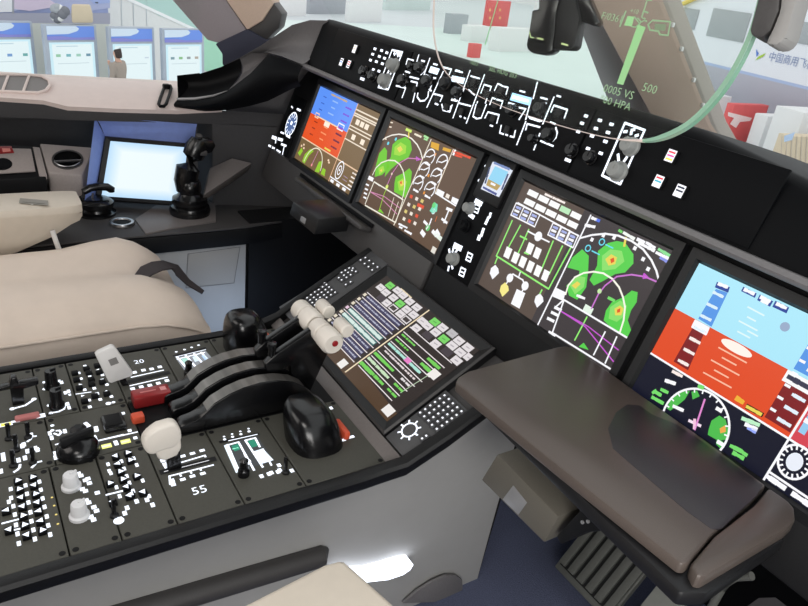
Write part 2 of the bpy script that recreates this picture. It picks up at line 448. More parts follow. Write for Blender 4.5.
a.arc(c0, 0.016, 0, 360, 0.0035, WHT, True, ry=0.022); a.arc(c0, 0.008, 0, 360, 0.003, WHT, True, ry=0.011); a.disc(c0, 0.003, WHT, True)
a.line([N(sv, 0.06), N(1, 0.06)], 0.003, WHT, True)
for u0 in (0.7, 0.8, 0.9): a.rect(N(u0, 0.025), 0.018, 0.007, WHT, True)
for v0 in (0.25, 0.2, 0.15, 0.1): a.dashes(N(0.93, v0), N(0.99, v0), 0.005, rgb(245, 235, 225), 2, local=True)
for v0 in (0.16, 0.12): a.dashes(N(0.83, v0), N(0.9, v0), 0.003, rgb(170, 150, 170), 2, local=True)
mb.build('screen', d1)

# ---- engine and map display
d2 = display(1, 'lit display with brown glare beside the far left one, green radar map and engine dials')
mb = MB(); a = Art(mb, PAN, 0.0002, k=K(350, 110, 0.2476)); N = uv(1)
GLARE2 = rgb(98, 76, 60)  # screen glare put into the brown base colour
a.poly([N(0, 0), N(1, 0), N(1, 1), N(0, 1)], GLARE2, True)
def ndmap(a, cl, R, c_arc, GR, GR2, blobs):
    for pts in blobs['g']: a.L(1).poly(pts, GR)
    for pts in blobs['l']: a.L(2).poly(pts, GR2)
    for pts in blobs['y']: a.L(3).poly(pts, YEL)
    for pts in blobs['r']: a.L(4).poly(pts, rgb(225, 90, 40))
ndmap(a, None, None, None, rgb(110, 200, 40), rgb(160, 220, 60), dict(
    g=[[(172, 140), (190, 122), (225, 108), (245, 125), (250, 160), (235, 195), (205, 205), (165, 240), (140, 270), (150, 215), (165, 190)],
       [(118, 175), (140, 150), (150, 165), (148, 200), (160, 230), (130, 262), (100, 270), (105, 225)],
       [(185, 270), (215, 255), (240, 235), (250, 250), (245, 300), (222, 355), (205, 345), (178, 330), (180, 295)]],
    l=[[(180, 150), (205, 130), (228, 145), (225, 175), (200, 185), (178, 180)], [(115, 235), (135, 225), (140, 245), (118, 262)], [(192, 290), (215, 275), (230, 290), (218, 325), (198, 325)]],
    y=[[(190, 155), (205, 145), (214, 160), (200, 172)], [(120, 245), (130, 238), (130, 250)], [(200, 290), (215, 283), (218, 302), (205, 310)]],
    r=[[(202, 290), (210, 287), (210, 298), (204, 300)]]))
ac = a.p((148, 300))
a.L(5)
pts = [(128, 124), (145, 112), (170, 102), (198, 98), (225, 102), (250, 116), (272, 140), (285, 165), (293, 195)]
a.line(pts, 0.003, rgb(245, 240, 230))
a.line([(92, 262), (105, 235), (128, 213), (155, 203), (182, 205), (202, 220), (215, 245), (222, 280), (222, 310), (216, 345), (210, 362)], 0.003, rgb(240, 238, 220))
a.line([(150, 305), (172, 255), (200, 215), (235, 195), (268, 197), (290, 200)], 0.0022, rgb(215, 130, 190))
a.line([(285, 200), (268, 190), (270, 204), (285, 200)], 0.002, MAG)
a.line([(62, 380), (98, 290), (215, 362), (185, 455), (62, 385)], 0.003, rgb(240, 235, 220))
a.line([(98, 290), (120, 305)], 0.003, WHT)
a.line([(82, 330), (130, 360), (190, 420)], 0.0018, rgb(215, 140, 180)); a.line([(82, 330), (140, 350), (200, 395)], 0.0018, rgb(215, 140, 180))
a.line([(118, 408), (140, 335), (150, 318)], 0.0022, rgb(160, 210, 60)); a.line([(155, 430), (178, 355)], 0.0022, rgb(240, 230, 210)); a.line([(172, 445), (196, 372)], 0.0022, rgb(240, 230, 210))
a.poly([(112, 408), (125, 400), (138, 420)], rgb(120, 200, 50))
a.line([(328, 120), (178, 465)], 0.003, rgb(240, 230, 210)); a.line([(418, 160), (345, 335)], 0.0028, rgb(240, 225, 205)); a.line([(345, 335), (440, 395)], 0.003, WHT)
a.poly([(355, 318), (383, 332), (376, 352), (348, 336)], WHT); a.poly([(415, 350), (440, 362), (432, 385), (408, 370)], WHT); a.rect((395, 348), 0.012, 0.008, rgb(240, 230, 220))
a.poly([(78, 265), (97, 275), (92, 290), (72, 280)], WHT)
a.disc((150, 310), 0.005, rgb(220, 240, 120)); a.disc((170, 258), 0.003, rgb(240, 220, 200)); a.line([(238, 92), (238, 112)], 0.004, YEL)
a.poly([(330, 128), (362, 138), (358, 165), (326, 150)], rgb(225, 170, 50)); a.poly([(378, 150), (410, 160), (405, 172), (374, 162)], rgb(225, 170, 50))
a.dashes((418, 168), (490, 195), 0.006, rgb(235, 80, 50), 5); a.dashes((425, 182), (455, 192), 0.005, rgb(235, 80, 50), 3); a.rect((422, 172), 0.006, 0.012, WHT)
a.dashes((228, 78), (250, 88), 0.008, rgb(210, 240, 110), 3); a.dashes((262, 97), (290, 110), 0.006, rgb(240, 230, 210), 3); a.dashes((300, 105), (318, 115), 0.006, rgb(170, 230, 160), 3); a.dashes((300, 117), (314, 122), 0.005, rgb(170, 230, 160), 2)
for q in ((165, 50), (160, 68), (140, 116)): a.line([q, (q[0] + 8, q[1] + 2)], 0.003, rgb(240, 225, 205))
for q in ((186, 118), (155, 135)): a.disc(q, 0.004, CYA)
for (x, y), full in (((322, 190), 1), ((372, 212), 1), ((300, 242), 0), ((348, 268), 0), ((275, 298), 1), ((322, 322), 1)):
    q = a.p((x, y)); a.arc(q, 0.0165, -35, 200, 0.003, WHT, True)
    a.line([q, (q[0] + 0.011, q[1] + 0.008)], 0.003, WHT, True); a.line([q, (q[0] - 0.012, q[1] - 0.002)], 0.0022, WHT, True)
    a.dashes((q[0] - 0.006, q[1] - 0.015), (q[0] + 0.014, q[1] - 0.015), 0.006, WHT, 2, local=True)
for q in ((345, 180), (318, 265), (300, 335)): a.rect(q, 0.006, 0.006, rgb(230, 150, 60))
for i, row in enumerate(((248, 350), (240, 382), (230, 410), (225, 440))):
    for j in range(3):
        q = (row[0] + j * 22 - i * 2, row[1] + j * 9)
        a.rect(q, 0.01, 0.007, [rgb(225, 80, 50), rgb(240, 230, 220), rgb(220, 200, 120), rgb(240, 230, 215)][(i + j) % 4])
a.dashes((275, 383), (300, 395), 0.009, rgb(225, 80, 50), 2)
for p, q in (((198, 460), (235, 478)), ((200, 472), (212, 478)), ((222, 486), (250, 502))): a.dashes(p, q, 0.006, WHT, 3)
a.poly([(330, 395), (342, 372), (355, 382), (352, 410), (335, 418), (322, 408)], rgb(120, 225, 190)); a.disc((340, 385), 0.006, rgb(110, 215, 120)); a.disc((338, 410), 0.006, rgb(220, 240, 240))
a.line([(402, 400), (380, 455)], 0.004, WHT); a.line([(392, 398), (412, 406)], 0.006, WHT); a.line([(372, 440), (392, 456)], 0.005, WHT)
a.line([(310, 480), (322, 462), (330, 440)], 0.004, WHT); a.disc((315, 476), 0.007, rgb(110, 200, 120)); a.line([(290, 492), (300, 505)], 0.01, WHT); a.line([(335, 490), (348, 506)], 0.008, WHT); a.line([(345, 500), (372, 525)], 0.009, rgb(230, 240, 230)); a.line([(300, 450), (312, 462)], 0.006, WHT); a.line([(350, 490), (358, 505)], 0.01, WHT)
a.rect((338, 567), 0.014, 0.014, rgb(230, 225, 215)); a.line([(345, 450), (352, 430)], 0.002, rgb(210, 110, 60))
for q in ((62, 300), (58, 318), (54, 335), (52, 352)): a.line([(q[0] + 4, q[1]), (q[0] + 14, q[1] + 5)], 0.004, WHT)
mb.build('screen', d2)

# ---- system and map display
d3 = display(2, 'lit display right of the centre strip, green synoptic lines beside a radar map')
mb = MB(); a = Art(mb, PAN, 0.0002, k=K(470, 175, 0.3302)); N = uv(2)
a.poly([N(0, 0), N(0.46, 0), N(0.46, 1), N(0, 1)], rgb(88, 74, 66), True)
a.poly([N(0.46, 0), N(1, 0), N(1, 1), N(0.46, 1)], rgb(64, 58, 60), True)
# two rows of five white tiles
for r0, (x, y) in enumerate(((190, 55), (180, 82))):
    for i in range(5):
        cx, cy = x + i * 32.5, y + i * 16.5
        c = rgb(190, 235, 190) if (r0 == 0 and i == 3) else rgb(250, 250, 250)
        a.L(1).poly([(cx - 10, cy - 13), (cx + 19, cy + 1), (cx + 11, cy + 17), (cx - 18, cy + 3)], c)
a.dashes((228, 58), (290, 86), 0.005, rgb(250, 240, 235), 5)
def box3(x, y):
    a.L(2).frame([(x, y), (x + 24, y + 11), (x + 8, y + 48), (x - 16, y + 36)], 0.0025, WHT)
    for i in range(3): a.dashes((x + 1 - i * 5, y + 12 + i * 10), (x + 15 - i * 5, y + 18 + i * 10), 0.006, WHT if i % 2 else rgb(170, 180, 230), 2)
for q in ((140, 85), (164, 97), (188, 109), (252, 145), (278, 158), (304, 172)): box3(*q)
a.line([(145, 84), (330, 185)], 0.0025, WHT)
LG = rgb(150, 240, 120)
for pts in ([(128, 138), (80, 245), (238, 345), (308, 215)], [(153, 152), (108, 235)], [(178, 165), (140, 250)], [(252, 200), (215, 290)], [(280, 215), (240, 300)], [(84, 248), (76, 268)], [(152, 185), (172, 195)], [(178, 240), (165, 235)]):
    a.L(1).line(pts, 0.003, LG)
for pts in ([(175, 170), (205, 186), (240, 203)], [(153, 292), (148, 308)], [(120, 310), (130, 300), (160, 318), (168, 338)], [(118, 315), (110, 330)], [(165, 340), (158, 352)]): a.L(1).line(pts, 0.0028, WHT)
a.L(2).disc((207, 186), 0.0085, WHT)
for x, y in ((115, 235), (138, 250), (160, 263), (183, 277), (206, 290), (229, 304), (182, 222), (204, 236)):
    a.poly([(x - 3, y - 19), (x + 14, y - 10), (x + 2, y + 20), (x - 14, y + 11)], rgb(252, 252, 252))
def bulb(x, y, c): a.L(2).poly([(x + 4, y - 20), (x + 13, y - 8), (x + 15, y + 5), (x + 2, y + 18), (x - 5, y + 24), (x - 9, y + 14), (x - 13, y + 6), (x - 9, y - 10)], c)
bulb(73, 292, WHT); bulb(103, 345, rgb(248, 235, 140)); bulb(208, 378, WHT); a.disc((121, 312), 0.008, WHT); a.disc((167, 336), 0.008, WHT)
a.poly([(142, 345), (168, 358), (150, 405), (124, 390)], WHT); a.line([(218, 348), (212, 360)], 0.003, LG)
a.line([(366, 122), (205, 455)], 0.003, WHT)
GR = rgb(90, 210, 80); GR2 = rgb(140, 225, 110)
ndmap(a, None, None, None, GR, GR2, dict(
    g=[[(388, 230), (418, 206), (445, 200), (470, 205), (495, 240), (495, 268), (470, 295), (440, 300), (405, 320), (375, 335), (362, 318), (385, 275)],
       [(310, 250), (340, 225), (360, 245), (358, 290), (352, 340), (325, 378), (300, 365), (292, 335), (330, 300), (332, 290), (295, 280)],
       [(412, 410), (430, 385), (465, 370), (490, 350), (508, 355), (505, 385), (488, 410), (478, 440), (488, 470), (478, 495), (430, 465), (405, 440)]],
    l=[[(400, 245), (425, 225), (460, 230), (468, 262), (440, 285), (400, 290)], [(300, 330), (325, 305), (350, 310), (345, 340), (318, 362)], [(425, 400), (455, 380), (475, 395), (470, 425), (445, 445), (420, 435)]],
    y=[[(410, 255), (428, 240), (446, 250), (440, 270), (420, 275)], [(308, 335), (325, 322), (335, 330), (320, 345)], [(438, 405), (455, 395), (466, 405), (458, 425), (440, 425)]],
    r=[[(425, 255), (436, 250), (438, 262), (428, 268)], [(446, 408), (456, 403), (455, 415), (446, 418)]]))
a.L(5).line([(332, 192), (370, 182), (410, 178), (450, 184), (490, 200), (525, 225), (550, 258), (565, 290), (572, 316)], 0.0032, WHT)
a.line([(290, 362), (298, 335), (318, 310), (345, 297), (375, 293), (405, 298), (432, 315), (452, 340), (464, 370), (470, 400), (466, 440), (455, 475)], 0.003, rgb(250, 250, 235))
a.line([(368, 405), (390, 360), (410, 335), (445, 308), (490, 302), (530, 308), (570, 325)], 0.0025, rgb(205, 120, 210))
a.line([(260, 400), (285, 378), (480, 495), (430, 590), (250, 478), (285, 380)], 0.003, WHT)
a.line([(272, 410), (350, 460), (435, 565)], 0.002, MAG); a.line([(272, 410), (360, 460), (450, 530)], 0.0018, MAG)
a.line([(318, 500), (355, 430)], 0.0026, LG); a.line([(375, 545), (410, 475)], 0.0026, WHT); a.line([(410, 570), (445, 490)], 0.0026, WHT)
a.poly([(330, 520), (345, 508), (360, 530)], GR); a.poly([(258, 340), (290, 355), (283, 382), (250, 368)], WHT)
a.rect((358, 408), 0.018, 0.012, rgb(230, 245, 230)); a.disc((393, 352), 0.004, rgb(200, 240, 170)); a.line([(468, 215), (472, 190)], 0.004, YEL)
a.line([(528, 300), (526, 312), (538, 310), (528, 300)], 0.003, MAG)
for p, q, c, n in (((466, 175), (500, 195), rgb(245, 250, 245), 3), ((452, 168), (462, 174), GRN, 1), ((508, 195), (530, 205), WHT, 2), ((535, 205), (562, 222), WHT, 3), ((512, 206), (560, 230), WHT, 4), ((572, 225), (606, 245), rgb(140, 225, 150), 4), ((565, 235), (604, 255), WHT, 4), ((578, 250), (598, 262), rgb(140, 150, 230), 2), ((370, 130), (384, 136), WHT, 2), ((384, 136), (394, 140), rgb(90, 120, 230), 1), ((350, 152), (380, 158), WHT, 3), ((325, 365), (350, 375), WHT, 2), ((420, 372), (440, 382), GRN, 2)):
    a.dashes(p, q, 0.0065, c, n)
for q in ((405, 183), (370, 196), (437, 190), (540, 285), (500, 222), (525, 255)): a.rect(q, 0.006, 0.006, WHT)
for q in ((400, 203), (358, 222)): a.arc(q, 0.005, 0, 360, 0.002, CYA, n=10); a.dashes((q[0] + 12, q[1] + 8), (q[0] + 36, q[1] + 20), 0.003, CYA, 3)
for q in ((268, 405), (258, 420), (246, 438), (250, 480)): a.line([(q[0] - 10, q[1] - 4), (q[0] + 8, q[1] + 5)], 0.005, WHT)
mb.build('screen', d3)

# ---- flight display in front of the camera
d4 = display(3, 'lit display at the right edge, pale sky over orange ground with a compass below')
mb = MB(); a = Art(mb, PAN, 0.0002, k=K(628, 250, 0.2228)); N = uv(3)
a.poly([N(0, 0), N(1, 0), N(1, 1), N(0, 1)], rgb(20, 22, 40), True)
SKY = rgb(172, 232, 250); OR4 = rgb(226, 78, 38)
hl = a.p((215, 265)); hr = a.p((640, 492)); v0 = (hl[1] / DH + hr[1] / DH) / 2
a.L(1).poly([N(0, v0), N(sv, v0), N(sv, 1), N(0, 1)], SKY, True)
a.poly([N(0, 0.294), N(sv, 0.294), N(sv, v0), N(0, v0)], OR4, True)
a.L(2).line([N(0, 0.294), N(1, 0.294)], 0.0028, WHT, True); a.line([N(sv, 0), N(sv, 0.9)], 0.0028, WHT, True)
TB = rgb(84, 150, 230); DR = rgb(128, 30, 34); NV = rgb(22, 60, 150)
a.poly([(395, 175), (448, 192), (375, 345), (316, 308)], TB); a.poly([(290, 350), (340, 378), (270, 540), (205, 500)], DR)
a.L(3).poly([(400, 143), (458, 167), (450, 192), (390, 168)], NV)
a.poly([(518, 165), (578, 195), (570, 215), (508, 185)], NV); a.poly([(592, 200), (652, 230), (638, 255), (580, 225)], NV); a.poly([(662, 228), (724, 258), (712, 285), (648, 255)], NV)
a.L(2).poly([N(0.54, v0 + 0.02), N(0.645, v0 + 0.02), N(0.645, 0.88), N(0.54, 0.88)], TB, True)
a.poly([N(0.54, 0.33), N(0.645, 0.33), N(0.645, v0 - 0.01), N(0.54, v0 - 0.01)], DR, True)
a.poly([N(0.665, 0.36), N(0.69, 0.36), N(0.69, 0.82), N(0.665, 0.82)], rgb(150, 205, 240), True)
a.L(1).poly([N(sv, 0.294), N(0.72, 0.294), N(0.72, v0), N(sv, v0)], rgb(214, 70, 84), True); a.poly([N(sv, v0), N(0.72, v0), N(0.72, 1), N(sv, 1)], SKY, True)
a.L(3).poly([N(0.53, 0.9), N(0.64, 0.9), N(0.64, 0.955), N(0.53, 0.955)], NV, True)
for p, q, n in (((408, 152), (450, 168), 3), ((525, 178), (568, 198), 2), ((598, 212), (640, 232), 3), ((600, 228), (630, 242), 2), ((670, 242), (712, 262), 3)): a.L(4).dashes(p, q, 0.006, WHT, n)
for i in range(4):
    y = 190 + i * 52; x = 385 - i * 28
    a.dashes((x, y), (x + 45, y + 22), 0.0055, rgb(220, 240, 250), 3)
for i in range(4):
    y = 395 + i * 50; x = 280 - i * 26
    a.dashes((x, y), (x + 45, y + 24), 0.006, rgb(250, 235, 230), 3)
a.frame([(303, 318), (362, 350), (350, 378), (290, 345)], 0.0032, WHT); a.dashes((308, 333), (350, 358), 0.01, WHT, 3)
for i in range(6):
    v1 = 0.82 - i * 0.085
    a.line([N(0.545, v1), N(0.562, v1)], 0.0035, WHT, True); a.dashes(N(0.585, v1 - 0.03), N(0.635, v1 - 0.03), 0.006, rgb(230, 240, 250), 3, local=True)
a.poly([N(0.525, v0 - 0.075), N(0.66, v0 - 0.075), N(0.66, v0 - 0.0), N(0.525, v0 - 0.0)], rgb(250, 250, 250), True); a.L(5).dashes(N(0.54, v0 - 0.037), N(0.65, v0 - 0.037), 0.009, rgb(60, 60, 80), 4, local=True)
a.L(4).line([N(0.66, v0 - 0.06), N(0.7, v0 - 0.06), N(0.7, v0 - 0.005), N(0.66, v0 - 0.005)], 0.003, WHT, True)
for i in range(5): a.rect(N(0.675, 0.44 + i * 0.05), 0.008, 0.006, WHT, True)
e = a.p((487, 440))
a.disc(e, 0.023, rgb(255, 245, 235), True, ry=0.0065)
for (x, y), w in (((470, 472), 1), ((455, 500), .5), ((437, 528), 1), ((420, 556), .5), ((402, 584), 1)):
    a.line([(x - 62 * w, y - 34 * w), (x + 62 * w, y + 34 * w)], 0.002, rgb(250, 190, 160))
for (x, y), w in (((575, 275), .8), ((555, 310), .4), ((540, 340), .9), ((560, 375), .5), ((520, 380), .6)):
    a.line([(x - 45 * w, y - 24 * w), (x + 45 * w, y + 24 * w)], 0.002, rgb(225, 248, 250))
a.disc((705, 345), 0.006, rgb(150, 170, 200))
a.k = K(628, 375, 0.2228)
ac = a.p((303, 232)); R = 0.06
GRR = rgb(80, 190, 80)
a.L(1).poly([(362, 245), (375, 205), (410, 182), (438, 200), (450, 245), (440, 290), (405, 295), (358, 268)], GRR); a.L(2).poly([(412, 240), (438, 225), (440, 255), (415, 262)], rgb(240, 170, 80))
a.L(1).poly([(175, 150), (195, 100), (240, 75), (278, 72), (255, 110), (225, 135), (190, 160)], GRR); a.poly([(285, 75), (310, 70), (322, 95), (290, 110)], GRR); a.poly([(400, 285), (428, 300), (420, 335), (395, 310)], GRR)
q = [a.p(z) for z in ((165, 150), (310, 62), (455, 240))]
# circle through three points of the compass rim
(ax, ay), (bx, by), (cx, cy) = q
dd = 2 * (ax * (by - cy) + bx * (cy - ay) + cx * (ay - by))
ux = ((ax * ax + ay * ay) * (by - cy) + (bx * bx + by * by) * (cy - ay) + (cx * cx + cy * cy) * (ay - by)) / dd
uy = ((ax * ax + ay * ay) * (cx - bx) + (bx * bx + by * by) * (ax - cx) + (cx * cx + cy * cy) * (bx - ax)) / dd
R = math.hypot(ax - ux, ay - uy)
a.L(3).arc((ux, uy), R, -20, 190, 0.003, WHT, True, n=40)
for k_ in range(0, 181, 15):
    t = math.radians(k_); a.line([(ux + R * math.cos(t), uy + R * math.sin(t)), (ux + R * 0.9 * math.cos(t), uy + R * 0.9 * math.sin(t))], 0.002, WHT, True)
a.line([(300, 245), (345, 110)], 0.0026, rgb(225, 140, 210)); a.line([(275, 205), (325, 228)], 0.004, rgb(245, 225, 240)); a.line([(300, 200), (298, 240)], 0.004, rgb(245, 200, 225))
for p, q, c, n in (((110, 100), (160, 128), GRN, 4), ((130, 80), (150, 92), GRN, 2), ((150, 65), (182, 80), GRN, 2), ((112, 80), (128, 70), GRN, 1), ((462, 318), (515, 345), GRN, 4), ((475, 350), (520, 375), GRN, 3), ((518, 350), (536, 362), GRN, 1), ((318, 50), (340, 58), GRN, 2), ((515, 195), (590, 225), rgb(190, 240, 200), 4), ((530, 222), (580, 245), WHT, 3), ((540, 238), (575, 255), rgb(150, 170, 250), 2), ((205, 140), (250, 160), WHT, 3), ((170, 25), (215, 40), WHT, 3), ((400, 150), (420, 162), WHT, 2), ((405, 300), (425, 312), WHT, 2)):
    a.L(4).dashes(p, q, 0.007, c, n)
a.poly([(535, 128), (612, 172), (602, 190), (525, 150)], rgb(20, 18, 16)); a.L(5).dashes((535, 142), (600, 178), 0.006, YEL, 4); a.dashes((490, 105), (520, 125), 0.009, rgb(240, 180, 60), 2)
c0 = a.p((748, 390))
a.L(3).arc(c0, 0.0185, 0, 360, 0.0028, WHT, True, ry=0.021); a.disc(c0, 0.0095, rgb(235, 240, 250), True, ry=0.0115)
for k_ in range(16):
    t = 2 * PI * k_ / 16; a.line([(c0[0] + 0.0135 * math.cos(t), c0[1] + 0.0155 * math.sin(t)), (c0[0] + 0.0175 * math.cos(t), c0[1] + 0.0195 * math.sin(t))], 0.0022, WHT, True)
a.line([N(sv, 0.06), N(1, 0.06)], 0.003, WHT, True)
for u0 in (0.69, 0.79, 0.9): a.dashes(N(u0 - 0.03, 0.03), N(u0 + 0.04, 0.03), 0.009, WHT, 3, local=True)
mb.build('screen', d4)

# ------------------------------------------------------------------ strip between the inner displays
cs = thing('centre_instrument', 'narrow black switch strip between the two middle displays with grey rotary knobs', 'switch panel', PAN.w(0, 0.1, -0.004))
mb = MB()
mb.box((0, 0, 0), (0.104, 0.236, 0.008), 'face_black', 0.002, PAN.M(0, 0.1, -0.002))
k = K(430, 150, 0.2227); a = Art(mb, PAN, 0.0024, 'glow', k)
for p, q, h, n in (((205, 228), (230, 242), 0.009, 2), ((178, 290), (195, 302), 0.008, 1), ((272, 285), (268, 300), 0.006, 1), ((262, 305), (250, 330), 0.007, 1), ((240, 355), (230, 385), 0.007, 1), ((222, 388), (218, 400), 0.009, 1), ((110, 428), (138, 442), 0.011, 1), ((252, 85), (250, 70), 0.006, 1), ((222, 145), (220, 135), 0.006, 1), ((232, 180), (228, 190), 0.005, 1)):
    a.line([p, q], h, LIT)
for x, y in ((208, 262), (175, 480), (144, 547)):
    a.frame([(x - 4, y - 20), (x + 16, y - 10), (x + 6, y + 22), (x - 14, y + 12)], 0.003, LIT); a.line([(x - 8, y - 2), (x + 10, y + 6)], 0.003, LIT)
q = a.p((92, 490))
for k_ in range(7):
    t = math.radians(-70 + k_ * 35); a.line([(q[0] + 0.013 * math.cos(t), q[1] + 0.015 * math.sin(t)), (q[0] + 0.02 * math.cos(t), q[1] + 0.023 * math.sin(t))], 0.005, LIT, True)
mb.build('face_plate', cs)
knob(cs, PAN, PAN.at(466, 207, 0.015), 0.0115, 0.016, 'knob_grey', z=0.002, label='pale grey round knob', pointer=False)
knob(cs, PAN, PAN.at(463, 225, 0.01), 0.012, 0.014, 'face_black', z=0.002, label='black knob with reddish top')
knob(cs, PAN, PAN.at(450, 258, 0.015), 0.0125, 0.016, 'knob_grey', z=0.002, label='pale grey selector knob', pointer=False)
st = thing('standby_display', 'small standby flight display at the top of the strip between middle displays', 'display', PAN.w(0, 0.18, 0))
mb = MB(); q = PAN.at(497, 181)
mb.box((0, 0, 0), (0.078, 0.088, 0.010), 'bezel_dark', 0.003, PAN.M(q[0], q[1], 0.004)); mb.build('bezel', st)
mb = MB(); a = Art(mb, PAN, 0.0096, 'screen', k)
a.poly([(282, 52), (372, 92), (310, 212), (228, 175)], rgb(226, 232, 246)); a.L(1).poly([(292, 72), (352, 98), (318, 162), (262, 130)], rgb(150, 215, 245)); a.poly([(262, 130), (318, 160), (300, 182), (252, 158)], rgb(186, 158, 96))
for p, q, c in (((268, 80), (248, 150), rgb(70, 80, 110)), ((350, 110), (322, 180), rgb(80, 90, 130)), ((240, 168), (300, 200), rgb(80, 90, 150)), ((290, 58), (360, 88), rgb(120, 140, 190))): a.L(2).dashes(p, q, 0.006, c, 5)
a.line([(275, 150), (292, 158)], 0.004, WHT)
mb.build('screen', st)

# ------------------------------------------------------------------ glareshield
gs = thing('glareshield', 'black padded glareshield hood running along the top of the instrument panel', 'glareshield', PAN.w(0, 0.25, 0.02))
prof = [(-0.05, 0.236), (0.03, 0.228), (0.058, 0.229), (0.064, 0.234), (0.058, 0.2405), (0.05, 0.243), (0.048, 0.3), (0.046, 0.352), (0.042, 0.362), (0.034, 0.3695), (0.02, 0.373), (-0.08, 0.387), (-0.2, 0.403), (-0.34, 0.418)]
mb = MB(); rows = []
xs = [-0.8, -0.7, -0.5, -0.3, -0.1, 0.1, 0.3, 0.38, 0.45, 0.52, 0.58, 0.7, 0.83]
for x in xs: rows.append([PAN.w(x, y - (max(0, x - 0.38) * 0.13 if k_ >= 7 else 0), o) for k_, (o, y) in enumerate(prof)])
mb.loft(rows, 'face_black'); mb.fix = True
mb.build('hood', gs)
mb = MB(); rows = []
for x in [-0.9] + xs:
    d = 0.018 if x > -0.85 else 0
    rows.append([PAN.w(x, 0.2285 - (0.004 if x < -0.85 else 0), 0.052), PAN.w(x, 0.2292, 0.0595), PAN.w(x, 0.234, 0.0665), PAN.w(x, 0.2412, 0.061), PAN.w(x, 0.2425, 0.052)])
mb.loft(rows, 'hood_grey'); mb.build('lip', gs)
# left end cowl: grey top flank, open trough with painted shade and a pale ledge highlight, black outer rim
mb = MB()
T_ = [(240, 57.5, -0.965), (260, 46, -0.92), (275, 36, -0.885), (292, 25, -0.85), (310, 20, -0.82), (328, 20.5, -0.785)]
L_ = [(241, 58.5, -0.96), (252, 52.8, -0.93), (268, 52.6, -0.89), (281, 56, -0.85), (295, 61.4, -0.81), (303, 64.5, -0.785)]
def patch(mb, A, B, m, bow=V((0, 0, 0)), n=8):
    rows = []
    for a_, b_ in zip([atX(*q) for q in A], [atX(*q) for q in B]):
        rows.append([a_.lerp(b_, i / n) + bow * math.sin(PI * i / n) for i in range(n + 1)])
    mb.loft(rows, m)
patch(mb, T_, L_, 'hood_grey', V((-0.02, 0.03, -0.01)))
TA = [atX(*q) for q in ((177, 75.5, -1.1), (199, 74, -1.06), (221, 67, -1.01)) + tuple(T_)]
mb.loft([[a_, a_ + V((-0.06, 0.14, -0.05)), a_ + V((-0.08, 0.2, -0.2))] for a_ in TA], 'hood_grey')
mb.build('end_cowl', gs)
mb = MB()
UP_ = [(177, 75.5, -1.1), (199, 74, -1.06), (221, 67, -1.01), (240, 58.5, -0.965), (252, 53, -0.93), (268, 53, -0.89)]
LW_ = [(178, 99, -1.065), (196, 98.5, -1.035), (214, 95.5, -1.0), (228, 90.5, -0.965), (251, 73, -0.915), (268, 54.5, -0.885)]
patch(mb, UP_[:4], LW_[:4], 'panel_black', V((-0.03, 0.03, 0)))  # black here stands for the shadow inside the trough
patch(mb, UP_[3:], LW_[3:], 'hood_grey', V((-0.02, 0.03, 0)))
mb.build('trough', gs)
mb = MB()
LR_ = LW_ + [(281, 57.5, -0.85), (295, 63, -0.808), (303, 66, -0.785)]
BT_ = [(180, 109, -1.075), (200, 111.5, -1.04), (214, 111, -1.01), (228, 110, -0.98), (250, 106, -0.93), (268, 101, -0.88), (280, 95, -0.85), (292, 89, -0.82), (301, 86, -0.80)]
patch(mb, LR_, BT_, 'face_black', V((0.02, -0.02, 0)))
e0, e1 = atX(*LW_[0]), atX(*BT_[0]); e2 = atX(*UP_[0])
mb.poly([e2, e0, e1, e1 + V((-0.05, 0.05, 0)), e2 + V((-0.05, 0.08, 0))], 'face_black')
mb.build('cowl_rim', gs)
mb = MB()
mb.tube([atX(*q) + V((0.003, -0.003, 0.0)) for q in LW_[:4]], [0.004, 0.004, 0.003, 0.001], 'latch_grey', 8)  # pale tube imitates the highlight running along the ledge
mb.build('ledge_highlight', gs)

KA = K(340, 30, 0.1485); KB = K(450, 60, 0.1485); KC = K(560, 90, 0.1733)
F0 = 0.002
def fplate(name, x0, x1, label, cat='control panel', group=None):
    t = thing(name, label, cat, GLA.w((x0 + x1) / 2, 0.243, 0.0))
    mb = MB(); mb.prism([GLA.w(x, y, -0.002) for x, y in ((x0, 0.246), (x1, 0.246), (x1, 0.352), (x0, 0.352))], GLA.n * 0.004, 'face_black', 0.001)
    return t, mb
xl = GLA.at(*KA(392, 450))[0]; xr = GLA.at(*KC(60, 60))[0]
lp, mb = fplate('display_control_panel', -0.70, -0.345, 'left black display control panel with white framed knob pair on the glareshield')
a = Art(mb, GLA, F0 + 0.0003, 'glow', KA)
a.frame([(350, 135), (420, 150), (325, 400), (258, 385)], 0.0042, LIT)
for x, y in ((235, 127), (280, 138), (315, 153), (220, 163), (265, 178), (300, 190), (205, 203), (245, 213), (285, 227), (225, 267), (262, 277)): a.rect((x, y), 0.012, 0.0055, LIT)
a.rect((150, 330), 0.02, 0.006, LIT)
for p, q in (((365, 155), (370, 165)), ((385, 150), (392, 175)), ((400, 160), (404, 172)), ((320, 290), (312, 310)), ((345, 285), (330, 315)), ((330, 270), (322, 290))): a.line([p, q], 0.006, LIT)
mb.build('face_plate', lp)
knob(lp, GLA, GLA.at(*KA(338, 228), 0.015), 0.0155, 0.018, 'knob_grey', z=F0, pointer=False, label='pale grey knob'); knob(lp, GLA, GLA.at(*KA(283, 332), 0.015), 0.016, 0.018, 'knob_grey', z=F0, pointer=False, label='pale grey knob')
knob(lp, GLA, GLA.at(*KA(152, 275), 0.01), 0.013, 0.014, 'gloss_black', z=F0); knob(lp, GLA, GLA.at(*KA(212, 305), 0.01), 0.013, 0.014, 'gloss_black', z=F0)
